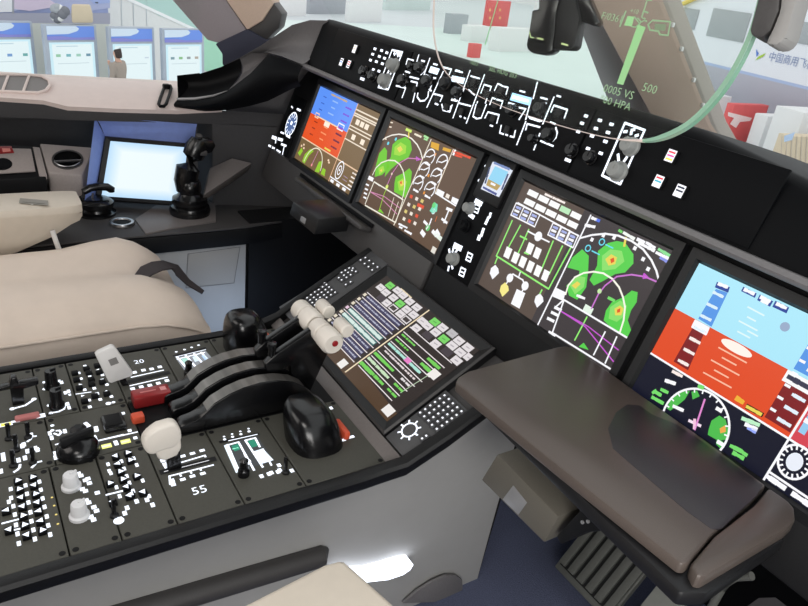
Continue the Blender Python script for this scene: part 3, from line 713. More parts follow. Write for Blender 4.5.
def annun(parent, xy, cols, w=0.017, h=0.02):
    mb = MB(); mb.off = GLA.w(xy[0], xy[1], F0)
    mb.box((0, 0, 0.002), (w, h, 0.006), 'black_plastic', 0.001, GLA.M(xy[0], xy[1], F0))
    a = Art(mb, GLA, F0 + 0.0053, 'glow')
    a.rect(xy, w * 0.86, h * 0.9, rgb(225, 225, 230), True)
    for i, c in enumerate(cols): a.L(1).line([(xy[0] - w * 0.3, xy[1] + h * (0.26 - i * 0.26)), (xy[0] + w * 0.3, xy[1] + h * (0.26 - i * 0.26))], h * 0.13, c, True)
    o = mb.build('annunciator_button', parent); o['label'] = 'lit square annunciator button'; return o
RD = rgb(220, 60, 70); BK = rgb(40, 44, 60); AM = rgb(225, 205, 70)
annun(lp, GLA.at(357, 50), [rgb(200, 190, 170), rgb(190, 170, 150)], 0.018, 0.021); annun(lp, GLA.at(343.7, 63), [BK, rgb(90, 130, 190)]); annun(lp, GLA.at(351, 65.2), [RD, RD, BK])

rp, mb = fplate('display_control_panel', 0.205, 0.53, 'right black display control panel with white framed knob pair beneath the combiner glass edge')
a = Art(mb, GLA, F0 + 0.0003, 'glow', KC)
a.frame([(375, 190), (488, 232), (348, 543), (243, 493)], 0.0036, LIT)
for x, y in ((150, 150), (230, 175), (297, 198), (127, 192), (207, 222), (277, 245), (105, 240), (185, 265), (262, 297), (162, 338), (235, 365)): a.rect((x, y), 0.0085, 0.0046, LIT)
a.rect((45, 405), 0.0135, 0.005, LIT)
for p, q in (((370, 240), (385, 240)), ((412, 232), (430, 228)), ((412, 240), (410, 255)), ((435, 265), (450, 260)), ((335, 372), (338, 405)), ((385, 388), (365, 418))): a.line([p, q], 0.0045, LIT)
mb.build('face_plate', rp)
knob(rp, GLA, GLA.at(*KC(386, 315), 0.015), 0.0135, 0.018, 'knob_grey', z=F0, pointer=True, label='pale grey knob'); knob(rp, GLA, GLA.at(*KC(312, 458), 0.015), 0.0145, 0.018, 'knob_grey', z=F0, pointer=True, label='pale grey knob')
knob(rp, GLA, GLA.at(*KC(165, 385), 0.01), 0.011, 0.013, 'gloss_black', z=F0); knob(rp, GLA, GLA.at(*KC(60, 345), 0.01), 0.011, 0.013, 'gloss_black', z=F0)
annun(rp, GLA.at(*KC(654, 388)), [RD, rgb(200, 80, 150), AM], 0.0165, 0.019); annun(rp, GLA.at(*KC(582, 535)), [RD, rgb(60, 160, 180)], 0.0165, 0.019); annun(rp, GLA.at(*KC(705, 590)), [BK, BK], 0.0165, 0.019)

fp, mb = fplate('flight_control_panel', -0.340, 0.20, 'long black centre control panel on the glareshield, covered in white lettering and small lit windows')
a = Art(mb, GLA, F0 + 0.0003, 'glow', KA)
SA = [[(445, 230), (455, 195), (495, 205)], [(530, 168), (518, 210)], [(548, 205), (570, 212)], [(565, 225), (574, 245), (565, 280), (545, 300)], [(605, 190), (566, 300), (600, 310)], [(695, 280), (585, 520)], [(440, 278), (470, 288)], [(470, 315), (530, 330)], [(478, 345), (520, 355)], [(425, 300), (452, 330), (455, 350), (435, 382)], [(378, 375), (440, 390)], [(442, 390), (418, 455)], [(520, 360), (490, 485)], [(524, 425), (520, 450), (540, 478), (570, 475), (592, 450), (596, 415)], [(610, 318), (645, 325)], [(628, 330), (605, 405)], [(632, 430), (690, 445), (675, 480)], [(640, 495), (660, 503)], [(685, 500), (695, 540), (740, 550), (755, 505)], [(630, 228), (655, 235)], [(695, 250), (750, 265), (735, 300)], [(780, 270), (806, 278)], [(750, 470), (790, 478)], [(600, 400), (615, 410)]]
for s_ in SA: a.line(s_, 0.0034, LIT)
WN = rgb(170, 215, 255)
a.L(1).poly([(612, 243), (672, 262), (655, 302), (596, 284)], rgb(225, 240, 255))
a.L(0).k = KB
SB = [[(35, 72), (85, 84)], [(135, 70), (20, 390)], [(140, 108), (200, 125)], [(232, 100), (110, 425)], [(208, 222), (230, 165), (278, 180), (238, 290)], [(300, 205), (320, 160), (345, 168)], [(345, 175), (390, 185), (378, 230)], [(470, 207), (505, 217)], [(588, 150), (560, 260)], [(545, 270), (510, 400)], [(268, 300), (285, 255), (305, 262)], [(315, 266), (355, 277), (340, 325)], [(60, 290), (140, 310)], [(175, 300), (155, 380), (180, 395), (210, 390), (245, 300)], [(235, 390), (255, 350), (330, 370), (315, 425)], [(345, 440), (335, 490), (360, 500)], [(375, 502), (388, 508)], [(405, 513), (430, 520), (440, 475)], [(270, 440), (288, 446)], [(395, 288), (435, 300)], [(455, 318), (510, 330), (465, 400)], [(610, 252), (655, 265)], [(645, 290), (652, 320), (645, 352), (615, 378)], [(528, 380), (620, 410)], [(700, 250), (625, 430)], [(680, 350), (700, 305), (790, 335), (770, 390)], [(675, 418), (710, 432)], [(712, 455), (722, 490), (712, 525), (690, 545)], [(510, 470), (520, 430), (605, 452)], [(510, 415), (450, 570)], [(605, 495), (565, 605)], [(610, 545), (695, 580)], [(720, 240), (745, 248)], [(95, 195), (85, 215)], [(125, 200), (165, 235)], [(60, 200), (55, 240), (30, 265)], [(10, 265), (50, 275)], [(5, 310), (0, 345)], [(65, 378), (75, 382)], [(95, 388), (105, 394)], [(185, 280), (182, 290)]]
for s_ in SB: a.line(s_, 0.003, LIT)
a.L(1).poly([(16, 104), (104, 122), (90, 162), (-4, 140)], rgb(225, 240, 255)); a.poly([(420, 220), (552, 255), (538, 308), (403, 270)], WN); a.L(2).dashes((425, 248), (530, 278), 0.008, rgb(235, 246, 255), 5)
a.L(1).poly([(540, 385), (612, 408), (606, 420), (533, 396)], LIT)
mb.build('face_plate', fp)
for q, r, m in ((KA(475, 245), .008, 'gloss_black'), (KA(530, 250), .012, 'gloss_black'), (KA(415, 335), .013, 'gloss_black'), (KA(580, 340), .013, 'gloss_black'), (KA(700, 355), .013, 'black_plastic'), (KB(40, 215), .011, 'gloss_black'), (KB(410, 335), .011, 'gloss_black'), (KB(598, 325), .0115, 'gloss_black'), (KB(655, 500), .012, 'gloss_black'), (KB(555, 530), .008, 'gloss_black')):
    knob(fp, GLA, GLA.at(*q, 0.01), r, 0.015, m, z=F0, pointer=False)
for q in (KA(470, 225), KA(505, 400), KA(655, 465), KA(715, 520), KB(75, 350), KB(250, 230), KB(345, 205), KB(195, 350), KB(290, 395), KB(385, 470), KB(310, 300), KB(730, 360), KB(160, 150)):
    xy = GLA.at(*q, 0.004); mb = MB(); mb.off = GLA.w(*xy, F0); mb.box((0, 0, 0.002), (0.013, 0.013, 0.005), 'black_plastic', 0.0012, GLA.M(*xy, F0)); mb.build('push_button', fp)
# ------------------------------------------------------------------ centre pedestal
cp = thing('centre_pedestal', 'pale grey sided centre pedestal with a black rim between the two seats', 'pedestal', (0, -0.5, 0))
def z5(y): return 0.598688 + (y + 0.051078) * 0.5925
SECT = [(-1.06, 0.243, 0.462), (-0.6, 0.243, 0.462), (-0.4, 0.243, 0.462), (-0.33, 0.244, 0.462), (-0.28, 0.25, 0.466), (-0.235, 0.258, z5(-0.235) - 0.012), (-0.16, 0.262, z5(-0.16) - 0.012), (-0.1, 0.264, z5(-0.1) - 0.012), (-0.03, 0.264, z5(-0.03) - 0.012), (0.035, 0.24, 0.57)]
for sgn in (1, -1):
    mb = MB(); rows = []
    for y, xt, zt in SECT:
        if sgn < 0: xt = xt + 0.012 + (0.02 if y > -0.25 else 0)
        r = []
        for i in range(13):
            t = i / 12; x = xt + (0.178 - xt) * (t ** 0.75) - 0.012 * math.sin(PI * t) * 0
            r.append(V((sgn * x, y + (0.0 if y < 0.03 else 0.02 * t), zt * (1 - t))))
        rows.append(r)
    mb.loft(rows, 'side_white'); mb.fix = False
    mb.build('side_panel', cp)
mb = MB()   # deck under the modules, slope under the display, front bulkhead
mb.loft([[V((-0.25, y, z)), V((0.243, y, z))] for y, z in ((-1.06, 0.458), (-0.275, 0.458))], 'panel_black', False)
mb.loft([[V((-0.285 if y > -0.26 else -0.25, y, z)), V((0.262 if y > -0.26 else 0.243, y, z))] for y, z in ((-0.275, 0.458), (-0.25, z5(-0.25) - 0.014), (-0.03, z5(-0.03) - 0.014), (0.03, 0.57))], 'trim_grey', False)
mb.poly([V((-0.26, 0.03, 0.57)), V((0.24, 0.03, 0.57)), V((0.178, 0.055, 0)), V((-0.178, 0.055, 0))], 'panel_black')
mb.poly([V((-0.25, -1.06, 0.458)), V((0.243, -1.06, 0.458)), V((0.178, -1.06, 0)), V((-0.178, -1.06, 0))], 'panel_black')
mb.build('deck', cp)
for sgn in (1, -1):
    mb = MB(); d = 0.0 if sgn > 0 else 0.012
    path = [(0.247 + d, -1.06, 0.463), (0.247 + d, -0.6, 0.463), (0.247 + d, -0.37, 0.463), (0.249 + d, -0.32, 0.465), (0.254 + d, -0.285, 0.472), (0.26 + d, -0.25, z5(-0.25) - 0.002), (0.267 + d, -0.18, z5(-0.18) - 0.004), (0.269 + d, -0.1, z5(-0.1) - 0.006), (0.269 + d, -0.03, z5(-0.03) - 0.008)]
    rows = []
    for x, y, z in path:
        rows.append([V((sgn * (x + a_), y, z + b_)) for a_, b_ in ((-0.010, -0.016), (0.009, -0.016), (0.012, -0.011), (0.012, 0.004), (0.008, 0.009), (-0.006, 0.010), (-0.010, 0.008))])
    mb.loft(rows, 'black_plastic', True, closed=True, caps=True); mb.fix = True
    mb.build('rim', cp)
# dark arched foot cut-out low on the side
mb = MB()
pts = [atX(px, py, 0.2) for px, py in ((405, 606), (418, 592), (432, 582), (446, 576), (457, 577), (464, 582), (466, 590), (466, 606))]
mb.prism([V((0.176 + 0.062 * max(0, p.z) / 0.46 * 1.25 + 0.004, p.y, p.z)) for p in pts], V((0.006, 0, 0)), 'hood_grey', 0.001)
mb.build('foot_recess', cp)
# lit slot low on the side
lt = thing('floor_light', 'glowing white slot light low on the pale pedestal side', 'light', (0.22, -0.2, 0.19))
mb = MB(); cpt = [atX(px, py, 0.219) for px, py in ((330, 580), (360, 581), (387, 578), (402, 573), (409, 568), (412, 563), (409.5, 560), (403, 560.5), (388, 564.5), (366, 571), (330, 573))]
mb.prism([V((0.205, p.y, p.z)) for p in cpt], V((0.019, 0, 0)), 'lamp', 0.0, col=rgb(235, 242, 255)); mb.build('lens', lt)
mb = MB(); mb.prism([V((0.19, p.y + 0.0, p.z - 0.003)) for p in cpt], V((0.031, 0, 0)), 'side_white'); mb.build('housing', lt)
# dark rounded pocket lip further aft
mb = MB()
q0 = atX(322, 556, 0.226); q1 = atX(180, 598, 0.226); q1 = q0 + (q1 - q0) * 3
mb.tube([q0 + V((-0.01, 0.012, 0.002)), q0, q0.lerp(q1, 0.5), q1], [0.006, 0.018, 0.019, 0.019], 'trim_grey', 12, flat=1.0)
solo('pocket_lip', mb, 'long dark grey rounded pocket lip on the pale pedestal side', 'pocket', tuple(q0))

# ---- sloping pedestal display
d5 = thing('pedestal_display', 'lit display on the sloping front of the centre pedestal, rows of green and white tiles', 'display', P5.w(0, -0.11, -0.006))
SX0, SX1, SY0, SY1 = -0.166, 0.166, -0.207, 0.0
mb = MB(); out = [(-0.19, -0.226), (0.187, -0.226), (0.187, 0.021), (-0.19, 0.021)]; inn = [(SX0, SY0), (SX1, SY0), (SX1, SY1), (SX0, SY1)]
o2 = [(-0.186, -0.222), (0.183, -0.222), (0.183, 0.017), (-0.186, 0.017)]
for i in range(4):
    j = (i + 1) % 4
    mb.poly([P5.w(*out[i], -0.012), P5.w(*out[j], -0.012), P5.w(*out[j], 0.002), P5.w(*out[i], 0.002)], 'bezel_dark')
    mb.poly([P5.w(*out[i], 0.002), P5.w(*out[j], 0.002), P5.w(*o2[j], 0.005), P5.w(*o2[i], 0.005)], 'trim_grey')
    mb.poly([P5.w(*o2[i], 0.005), P5.w(*o2[j], 0.005), P5.w(*inn[j], -0.0005), P5.w(*inn[i], -0.0005)], 'bezel_dark')
mb.build('bezel', d5)
mb = MB(); a = Art(mb, P5, 0.0, k=K(380, 270, 0.1485))
a.poly(inn, rgb(52, 45, 43), True); a.L(1).poly([(SX0, SY0), (SX1, SY0), (SX1, -0.185), (SX0, -0.165)], rgb(84, 64, 48), True)
TW = rgb(226, 220, 222); TG = rgb(124, 212, 104)
for (x, y), c in (((68, 105), TG), ((118, 138), TW), ((155, 172), TW), ((200, 212), TW), ((248, 252), TW), ((5, 118), TW), ((40, 152), TW), ((90, 187), TW), ((135, 227), TG), ((180, 266), TW), ((226, 302), TW), ((45, 222), TW), ((90, 257), TW), ((137, 297), TW), ((177, 335), TW),
                  ((370, 350), TG), ((422, 388), TW), ((485, 428), rgb(190, 188, 190)), ((532, 477), TW), ((592, 522), TW), ((285, 345), TW), ((320, 378), TW), ((375, 420), TW), ((430, 465), TG), ((486, 510), TW), ((540, 555), TW), ((600, 592), TW), ((245, 392), TW), ((376, 497), TW), ((515, 610), TW)):
    a.L(2).rect((x, y), 0.0225, 0.0145, c); a.L(3).dashes((x - 10, y - 6), (x + 12, y + 9), 0.003, rgb(180, 172, 178) if c != TG else rgb(90, 170, 80), 2)
for x, y in ((90, 257), (177, 335)): a.L(4).rect((x, y), 0.017, 0.009, rgb(70, 62, 62))
for x, y in ((10, 190), (320, 440), (450, 552)): a.L(2).rect((x, y), 0.025, 0.014, rgb(74, 66, 72))
a.dashes((140, 125), (215, 190), 0.004, rgb(240, 225, 190), 4)
k5 = K(300, 265, 0.2722); a.k = k5
pv = a.p((480, 172)); pe = a.p((160, 385))
a.L(5).line([(0.002, pv[1]), (0.002, pe[1])], 0.0035, rgb(240, 222, 190), True)
# white rule lines and rows of small text, left half then right half
for i in range(9):
    y = -0.056 - i * 0.0152
    x0 = -0.158 + (0.004 * (i % 2))
    a.L(3).line([(x0, y), (-0.006, y)], 0.0018, rgb(235, 228, 230), True)
    if i >= 1:
        base = rgb(66, 62, 92) if i not in (4, 5) else rgb(58, 110, 110)
        a.L(2).poly([(-0.146, y + 0.002), (-0.012, y + 0.002), (-0.012, y + 0.0135), (-0.146, y + 0.0135)], base, True)
        a.L(4).dashes((-0.146, y + 0.008), (-0.012, y + 0.008), 0.0042 if i not in (4, 5) else 0.009, rgb(176, 178, 200) if i not in (4, 5) else rgb(214, 232, 226), 9 if i not in (4, 5) else 8, 0.4, True)
        a.rect((-0.156, y + 0.008), 0.009, 0.007, rgb(230, 200, 220) if i == 4 else rgb(226, 216, 196), True)
for i in range(9):
    y = -0.052 - i * 0.0155; x1 = 0.15 - 0.002 * i
    a.L(3).line([(0.008, y), (x1, y)], 0.0018, rgb(235, 228, 230), True)
    gr = rgb(118, 206, 92)
    if i in (1, 2): a.L(4).dashes((0.012, y - 0.006), (0.06, y - 0.006), 0.005, gr, 3, local=True); a.dashes((0.105, y - 0.007), (0.145, y - 0.007), 0.009, gr, 3, local=True)
    if i == 3: a.L(4).dashes((0.01, y - 0.006), (0.125, y - 0.006), 0.008, rgb(176, 226, 214), 8, local=True); a.L(5).rect((0.078, y - 0.005), 0.016, 0.01, rgb(232, 130, 200), True)
    if i == 4: a.L(4).dashes((0.02, y - 0.006), (0.13, y - 0.006), 0.005, rgb(226, 214, 216), 6, local=True)
    if i in (5, 6, 7): a.L(4).dashes((0.008, y - 0.007), (0.05 + 0.006 * i, y - 0.007), 0.008, gr if i != 6 else rgb(200, 222, 190), 5, local=True); a.dashes((0.105, y - 0.006), (0.135, y - 0.006), 0.006, gr if i != 5 else TW, 2, local=True)
    if i == 8: a.L(4).dashes((0.006, y + 0.007), (0.05, y + 0.007), 0.009, gr, 4, local=True)
a.line([k5 and (370, 470), (480, 400)], 0.0015, rgb(200, 220, 190))
for x, y, w_ in ((157, 363, 0.02), (325, 535, 0.024), (493, 402, 0.022)): a.L(6).rect((x, y), w_, 0.018, rgb(240, 236, 232))
mb.build('screen', d5)

# ---- keyboards either side of it
KEY = None
def keyboard(label, corners, dots, wheel=None, th=0.012):
    t = thing('keyboard', label, 'keyboard', P5.w(sum(c[0] for c in corners) / 4, sum(c[1] for c in corners) / 4, -0.008))
    mb = MB(); mb.prism([P5.w(x, y, -0.012) for x, y in corners], P5.n * th, 'keypad_grey', 0.002); 
    a = Art(mb, P5, th - 0.012 + 0.0003, 'glow')
    if wheel:
        c = a.p(wheel); a.arc(c, 0.0135, 0, 360, 0.0028, LIT, True)
        for i in range(8): q = 2 * PI * i / 8 + 0.2; a.line([(c[0] + 0.0135 * math.cos(q), c[1] + 0.0135 * math.sin(q)), (c[0] + 0.02 * math.cos(q), c[1] + 0.02 * math.sin(q))], 0.003, LIT, True)
    mb.build('case', t)
    kb = None
    for px, py in dots:
        xy = P5.at(px, py, th - 0.01)
        loc = P5.w(xy[0], xy[1], th - 0.012)
        if kb is None:
            mb = MB(); mb.off = loc; mb.box((0, 0, 0.001), (0.0108, 0.0098, 0.004), 'key_dark', 0.001, P5.M(xy[0], xy[1], th - 0.012), 1)
            Art(mb, P5, th - 0.012 + 0.0033, 'glow').rect(xy, 0.0038, 0.0032, rgb(226, 228, 234), True)
            kb = mb.build('key', t); 
        else: copy_part(kb, t, loc)
    return t
kk = K(280, 240, 0.1485)
dl = [(165, 372), (190, 352), (217, 333), (243, 313), (268, 300), (295, 285), (180, 387), (206, 367), (232, 348), (258, 332), (284, 314), (310, 299), (200, 402), (225, 385), (252, 366), (277, 350), (303, 333), (328, 315), (215, 420), (242, 400), (267, 385), (294, 368), (320, 350), (345, 333), (232, 436), (258, 418), (284, 402), (311, 385), (340, 367), (368, 350),
      (412, 217), (437, 202), (463, 187), (488, 188), (428, 235), (456, 217), (482, 203), (508, 210), (393, 252), (412, 267), (445, 250), (473, 232), (440, 298), (472, 280),
      (540, 133), (572, 117), (598, 137), (625, 157), (653, 180), (567, 157), (593, 178), (618, 200)]
keyboard('long grey keyboard with white dotted keys left of the pedestal display', [(-0.3, -0.215), (-0.197, -0.215), (-0.197, 0.024), (-0.278, 0.024)], [kk(x + 4, y + 4) for x, y in dl])
kr = K(380, 350, 0.1485)
dr_ = [(272, 424), (306, 401), (340, 376), (372, 353), (404, 329), (436, 308), (300, 449), (334, 426), (366, 404), (398, 381), (431, 357), (465, 333), (328, 478), (361, 455), (394, 431), (428, 408), (460, 384), (492, 362), (352, 507), (390, 483), (423, 459), (455, 436), (489, 411), (521, 388), (384, 534), (419, 512), (452, 487), (485, 463), (517, 440), (550, 415), (285, 598), (313, 580)]
keyboard('short grey keyboard with a dial ring and white dotted keys right of the pedestal display', [(0.19, -0.226), (0.258, -0.226), (0.262, -0.095), (0.19, -0.095)], [kr(x, y) for x, y in dr_], kr(197, 538))

# ---- small switch modules on the flat aft deck
def module(name, label, x0, x1, y0, y1, cat='control panel', group=None):
    t = thing(name, label, cat, ((x0 + x1) / 2, (y0 + y1) / 2, ZP - 0.012), group); g = 0.0009
    mb = MB(); mb.box(((x0 + x1) / 2, (y0 + y1) / 2, ZP - 0.006), (x1 - x0 - 2 * g, y1 - y0 - 2 * g, 0.012), 'pedestal_plate', 0.0012, seg=1)
    for x in (x0 + 0.009, x1 - 0.009):
        for y in (y0 + 0.008, y1 - 0.008): mb.lathe([(0, 0.0004), (0.0042, 0.0004), (0.0042, 0), ], 'panel_black', 10, PED.M(x, y, 0.0001))
    return t, mb, Art(mb, PED, 0.0005, 'glow')
PB = {}
def sw(parent, name, xy, make):
    loc = PED.w(xy[0], xy[1], 0)
    if name in PB: return copy_part(PB[name], parent, loc) if PB[name].parent else None
    mb = MB(); mb.off = loc; make(mb, PED.M(xy[0], xy[1], 0)); o = mb.build(name, parent); PB[name] = o; return o
def mk_push(mb, M): mb.box((0, 0, 0.002), (0.0115, 0.011, 0.006), 'face_black', 0.0012, M)
def mk_toggle(mb, M):
    mb.lathe([(0.006, 0), (0.006, 0.003), (0.004, 0.005), (0, 0.005)], 'black_plastic', 12, M)
    mb.tube([M @ V((0, 0, 0.003)), M @ V((-0.004, 0.001, 0.02)), M @ V((-0.005, 0.001, 0.026))], [0.0026, 0.0036, 0.003], 'gloss_black', 8)
def mk_rot(mb, M): knob_mesh(mb, M, 0.0105, 0.022, 'gloss_black')
def tri(a, q, s=0.0052, rot=None):
    c = a.p(q); r = random.choice((0, PI)) if rot is None else rot
    a.poly([(c[0] + s * math.cos(r + t), c[1] + s * math.sin(r + t)) for t in (0.5, 2.6, 4.7)], LIT, True)
def bars(a, L_, w_=0.0044, h=0.0085):
    for q in L_: a.rect(q, w_, h, LIT, rot=PI / 2 if w_ < h else 0)
P1, P2, P3, P4, P5k, P6 = K(0, 340, .1485), K(0, 420, .1485), K(0, 490, .1485), K(90, 330, .1485), K(90, 410, .1485), K(200, 420, .1733)
XL, XA, XB, XR = -0.242, -0.079, 0.047, 0.2385
# aft left: handle module
t, mb, a = module('lever_module', 'aft left pedestal module with a black cross shaped handle', XL, XA, -0.92, -0.73)
a.k = P1
a.line([(80, 465), (115, 455), (170, 440), (230, 400)], 0.004, LIT); a.disc((82, 463), 0.004, LIT); a.disc((228, 398), 0.004, LIT)
a.rect((168, 310), 0.008, 0.012, LIT); a.rect((105, 548), 0.012, 0.005, LIT, rot=1.4); a.rect((275, 510), 0.011, 0.013, LIT)
a.rect((40, 568), 0.010, 0.018, LIT); a.L(1).rect((40, 568), 0.008, 0.014, rgb(210, 205, 90)); a.L(2).rect((42, 568), 0.004, 0.005, rgb(60, 60, 20))
mb.build('face_plate', t)
q = PED.at(*P1(185, 525)); mb = MB(); mb.box((0, 0, 0.002), (0.013, 0.036, 0.008), 'salmon', 0.003, PED.M(q[0], q[1], 0)); o = mb.build('lamp_cap', t); o['label'] = 'salmon pink pill shaped cap'
mb = MB(); b0 = PED.at(*P1(115, 420)); b1 = atX(12.5, 385.5, b0[0] - 0.0)
mb.prism([atX(*P1(x, y), b0[0] - 0.008) for x, y in ((80, 415), (62, 300), (0, 312), (-40, 322), (-40, 302), (58, 275), (66, 228), (105, 222), (118, 262), (252, 240), (252, 268), (152, 298), (158, 410))], V((0.016, 0, 0)), 'gloss_black', 0.0015); mb.build('cross_handle', t)
# left: two tall rotary knobs
t, mb, a = module('rotary_module', 'narrow left pedestal module with two tall black rotary knobs', XL, XA, -0.73, -0.676)
a.k = P1
a.line([(300, 330), (350, 322), (385, 305), (400, 270)], 0.0035, LIT); a.line([(340, 492), (395, 482), (430, 465), (440, 430)], 0.0035, LIT); a.disc((300, 330), 0.0035, LIT); a.disc((342, 492), 0.0035, LIT); a.disc((330, 440), 0.0035, LIT)
bars(a, [(415, 285), (440, 355), (462, 345), (455, 430), (465, 455)], 0.005, 0.01); bars(a, [(295, 285), (470, 368)], 0.004, 0.006)
mb.build('face_plate', t)
for q in ((350, 318), (385, 450)):
    xy = PED.at(*P1(*q)); mb = MB(); mb.off = PED.w(xy[0], xy[1], 0); knob_mesh(mb, PED.M(xy[0], xy[1], 0, 0.4), 0.0115, 0.034, 'gloss_black'); mb.build('knob', t)
# left: grid of pushbuttons
t, mb, a = module('switch_module', 'left pedestal module with a grid of small black buttons beside the grey flap handle', XL, XA, -0.676, -0.603)
a.k = P1
for q in ((572, 175), (600, 210), (530, 222), (545, 260), (605, 245), (625, 285), (570, 335), (635, 325), (655, 360), (600, 405), (675, 400), (605, 450), (648, 165), (690, 235), (690, 268), (720, 300), (750, 380)): a.rect(q, 0.0075, 0.0055, LIT)
for q in ((540, 300), (555, 375), (660, 200), (715, 345)): tri(a, q, 0.004)
a.disc((730, 427), 0.0045, LIT); a.disc((764, 419), 0.003, LIT); a.line([(512, 364), (612, 350)], 0.0025, LIT)
mb.build('face_plate', t)
for q in ((505, 230), (517, 275), (535, 330), (572, 420), (583, 200), (600, 230), (615, 272), (618, 305), (640, 385), (655, 180), (668, 225), (690, 290), (720, 370)): sw(t, 'push_button', PED.at(*P1(*q)), mk_push)
# middle aft: toggles
t, mb, a = module('toggle_module', 'aft middle pedestal module with five black toggles and curved white marks', XA, XB, -0.92, -0.73)
a.k = P2
for s_ in ([(185, 145), (205, 130), (215, 112), (242, 108)], [(95, 350), (118, 335), (132, 320), (135, 300)], [(215, 320), (235, 300), (245, 285), (278, 278)], [(90, 130), (108, 140), (105, 180)], [(225, 195), (262, 195)]): a.line(s_, 0.0035, LIT)
bars(a, [(105, 150), (160, 165), (185, 210), (238, 190), (252, 200), (20, 235), (24, 262), (5, 345), (168, 255), (125, 270), (210, 100), (150, 175)], 0.0055, 0.011)
mb.build('face_plate', t)
for q in ((60, 130), (110, 205), (190, 120), (90, 310), (222, 290)): sw(t, 'toggle', PED.at(*P2(*q)), mk_toggle)
# middle: big rotary selector
t, mb, a = module('selector_module', 'middle pedestal module with a large black domed selector and yellow readouts', XA, XB, -0.73, -0.603)
a.k = P2
bars(a, [(335, 90), (348, 120), (437, 75), (372, 225), (374, 252)], 0.005, 0.011); a.disc((352, 37), 0.003, LIT); a.disc((352, 70), 0.003, LIT)
a.line([(365, 90), (395, 102), (412, 85), (400, 70), (380, 72)], 0.0035, LIT); a.line([(575, 20), (598, 40), (595, 65), (580, 92)], 0.006, LIT); bars(a, [(648, 60)], 0.006, 0.012)
a.line([(375, 165), (435, 150)], 0.003, LIT); a.line([(585, 115), (640, 105), (655, 140), (830, 98)], 0.003, LIT); bars(a, [(430, 268), (643, 215)], 0.006, 0.007)
a.k = P5k; a.line([(50, 208), (318, 148)], 0.003, LIT); bars(a, [(40, 118), (42, 138), (222, 22), (267, 138), (305, 187), (38, 282), (172, 215), (178, 228)], 0.006, 0.007)
for q in ((112, 242), (240, 212)): a.rect(q, 0.011, 0.0145, rgb(214, 216, 120)); a.L(1).dashes((q[0] - 25, q[1] + 5), (q[0] + 25, q[1] - 6), 0.006, rgb(240, 240, 190), 3)
mb.build('face_plate', t)
xy = PED.at(78.5, 452); mb = MB(); M = PED.M(xy[0], xy[1], 0)
mb.lathe([(0.031, 0), (0.031, 0.008), (0.027, 0.016), (0.018, 0.023), (0, 0.026)], 'gloss_black', 28, M); mb.build('dome', t)
mb = MB(); M2 = PED.M(xy[0], xy[1], 0.02, 0.25); mb.box((0, 0, 0.008), (0.009, 0.05, 0.018), 'black_plastic', 0.003, M2); mb.lathe([(0, 0.012), (0.010, 0.012), (0.013, 0.02), (0.012, 0.034), (0.006, 0.039), (0, 0.039)], 'black_plastic', 16, PED.M(xy[0] - 0.012, xy[1] + 0.004, 0.0)); mb.build('grip', t)
xy = PED.at(*P5k(160, 100)); mb = MB(); mb.box((0, 0, 0.004), (0.042, 0.034, 0.012), 'gloss_black', 0.004, PED.M(xy[0], xy[1], 0)); mb.box((0, 0, 0.01), (0.03, 0.024, 0.004), 'panel_black', 0.001, PED.M(xy[0], xy[1], 0)); mb.build('rocker', t)
# aft right: grid of arrow buttons
t, mb, a = module('switch_module', 'aft right pedestal module with three columns of white arrow buttons', XB, XR, -0.92, -0.74)
T1 = [P2(*q) for q in ((120, 405), (220, 382), (130, 463), (228, 437), (140, 520), (240, 495), (150, 580), (250, 553))] + [P3(*q) for q in ((40, 135), (258, 140), (155, 170), (270, 205), (165, 232), (60, 265), (285, 268), (180, 300))]
B1 = [P2(*q) for q in ((72, 465), (172, 440), (265, 415), (60, 550), (75, 525), (182, 497), (275, 470), (192, 555), (287, 528), (90, 580), (300, 585))] + [P3(*q) for q in ((100, 165), (205, 150), (108, 235), (212, 210), (315, 178), (118, 295), (225, 268), (325, 238), (127, 360), (235, 330), (338, 300))]
a.k = lambda x, y: (x, y)
for q in B1: a.rect(q, 0.0046, 0.0086, LIT, rot=PI / 2)
a.k = P3; a.line([(15, 225), (130, 195)], 0.003, LIT); a.line([(90, 270), (145, 258)], 0.003, LIT)
for x, y in ((350, 50), (365, 105), (378, 165), (390, 228)): a.disc((x, y), 0.0016, rgb(210, 190, 110))
mb.build('face_plate', t)
def arrow(parent, q):
    xy = PED.at(*q, 0.005); mb = MB(); mb.off = PED.w(*xy, 0); mk_push(mb, PED.M(*xy, 0)); aa = Art(mb, PED, 0.0054, 'glow')
    r = random.choice((0.3, PI + 0.3, PI * 1.5)); aa.poly([(xy[0] + 0.0056 * math.cos(r + t_), xy[1] + 0.0056 * math.sin(r + t_)) for t_ in (0, 2.2, 4.1)], LIT, True)
    mb.build('arrow_button', parent)
for q in T1: arrow(t, q)
# right: two white knobs
t, mb, a = module('rotary_module', 'right pedestal module with two frosted white knobs', XB, XR, -0.74, -0.676)
a.k = P2
for q in ((528, 360), (545, 375), (575, 405), (592, 395), (602, 425), (555, 465), (575, 478), (655, 490)): a.rect(q, 0.0074, 0.0066, LIT)
a.k = P3
for q in ((580, 70), (597, 85), (632, 115), (650, 140), (612, 180), (630, 200)): a.rect(q, 0.0074, 0.0066, LIT)
mb.build('face_plate', t)
for q in (P2(478, 425), P3(533, 150)):
    xy = PED.at(*q, 0.008); mb = MB(); mb.off = PED.w(*xy, 0); knob_mesh(mb, PED.M(*xy, 0, 0.5), 0.0125, 0.024, 'frost_knob'); o = mb.build('knob', t); o['label'] = 'frosted white knob'
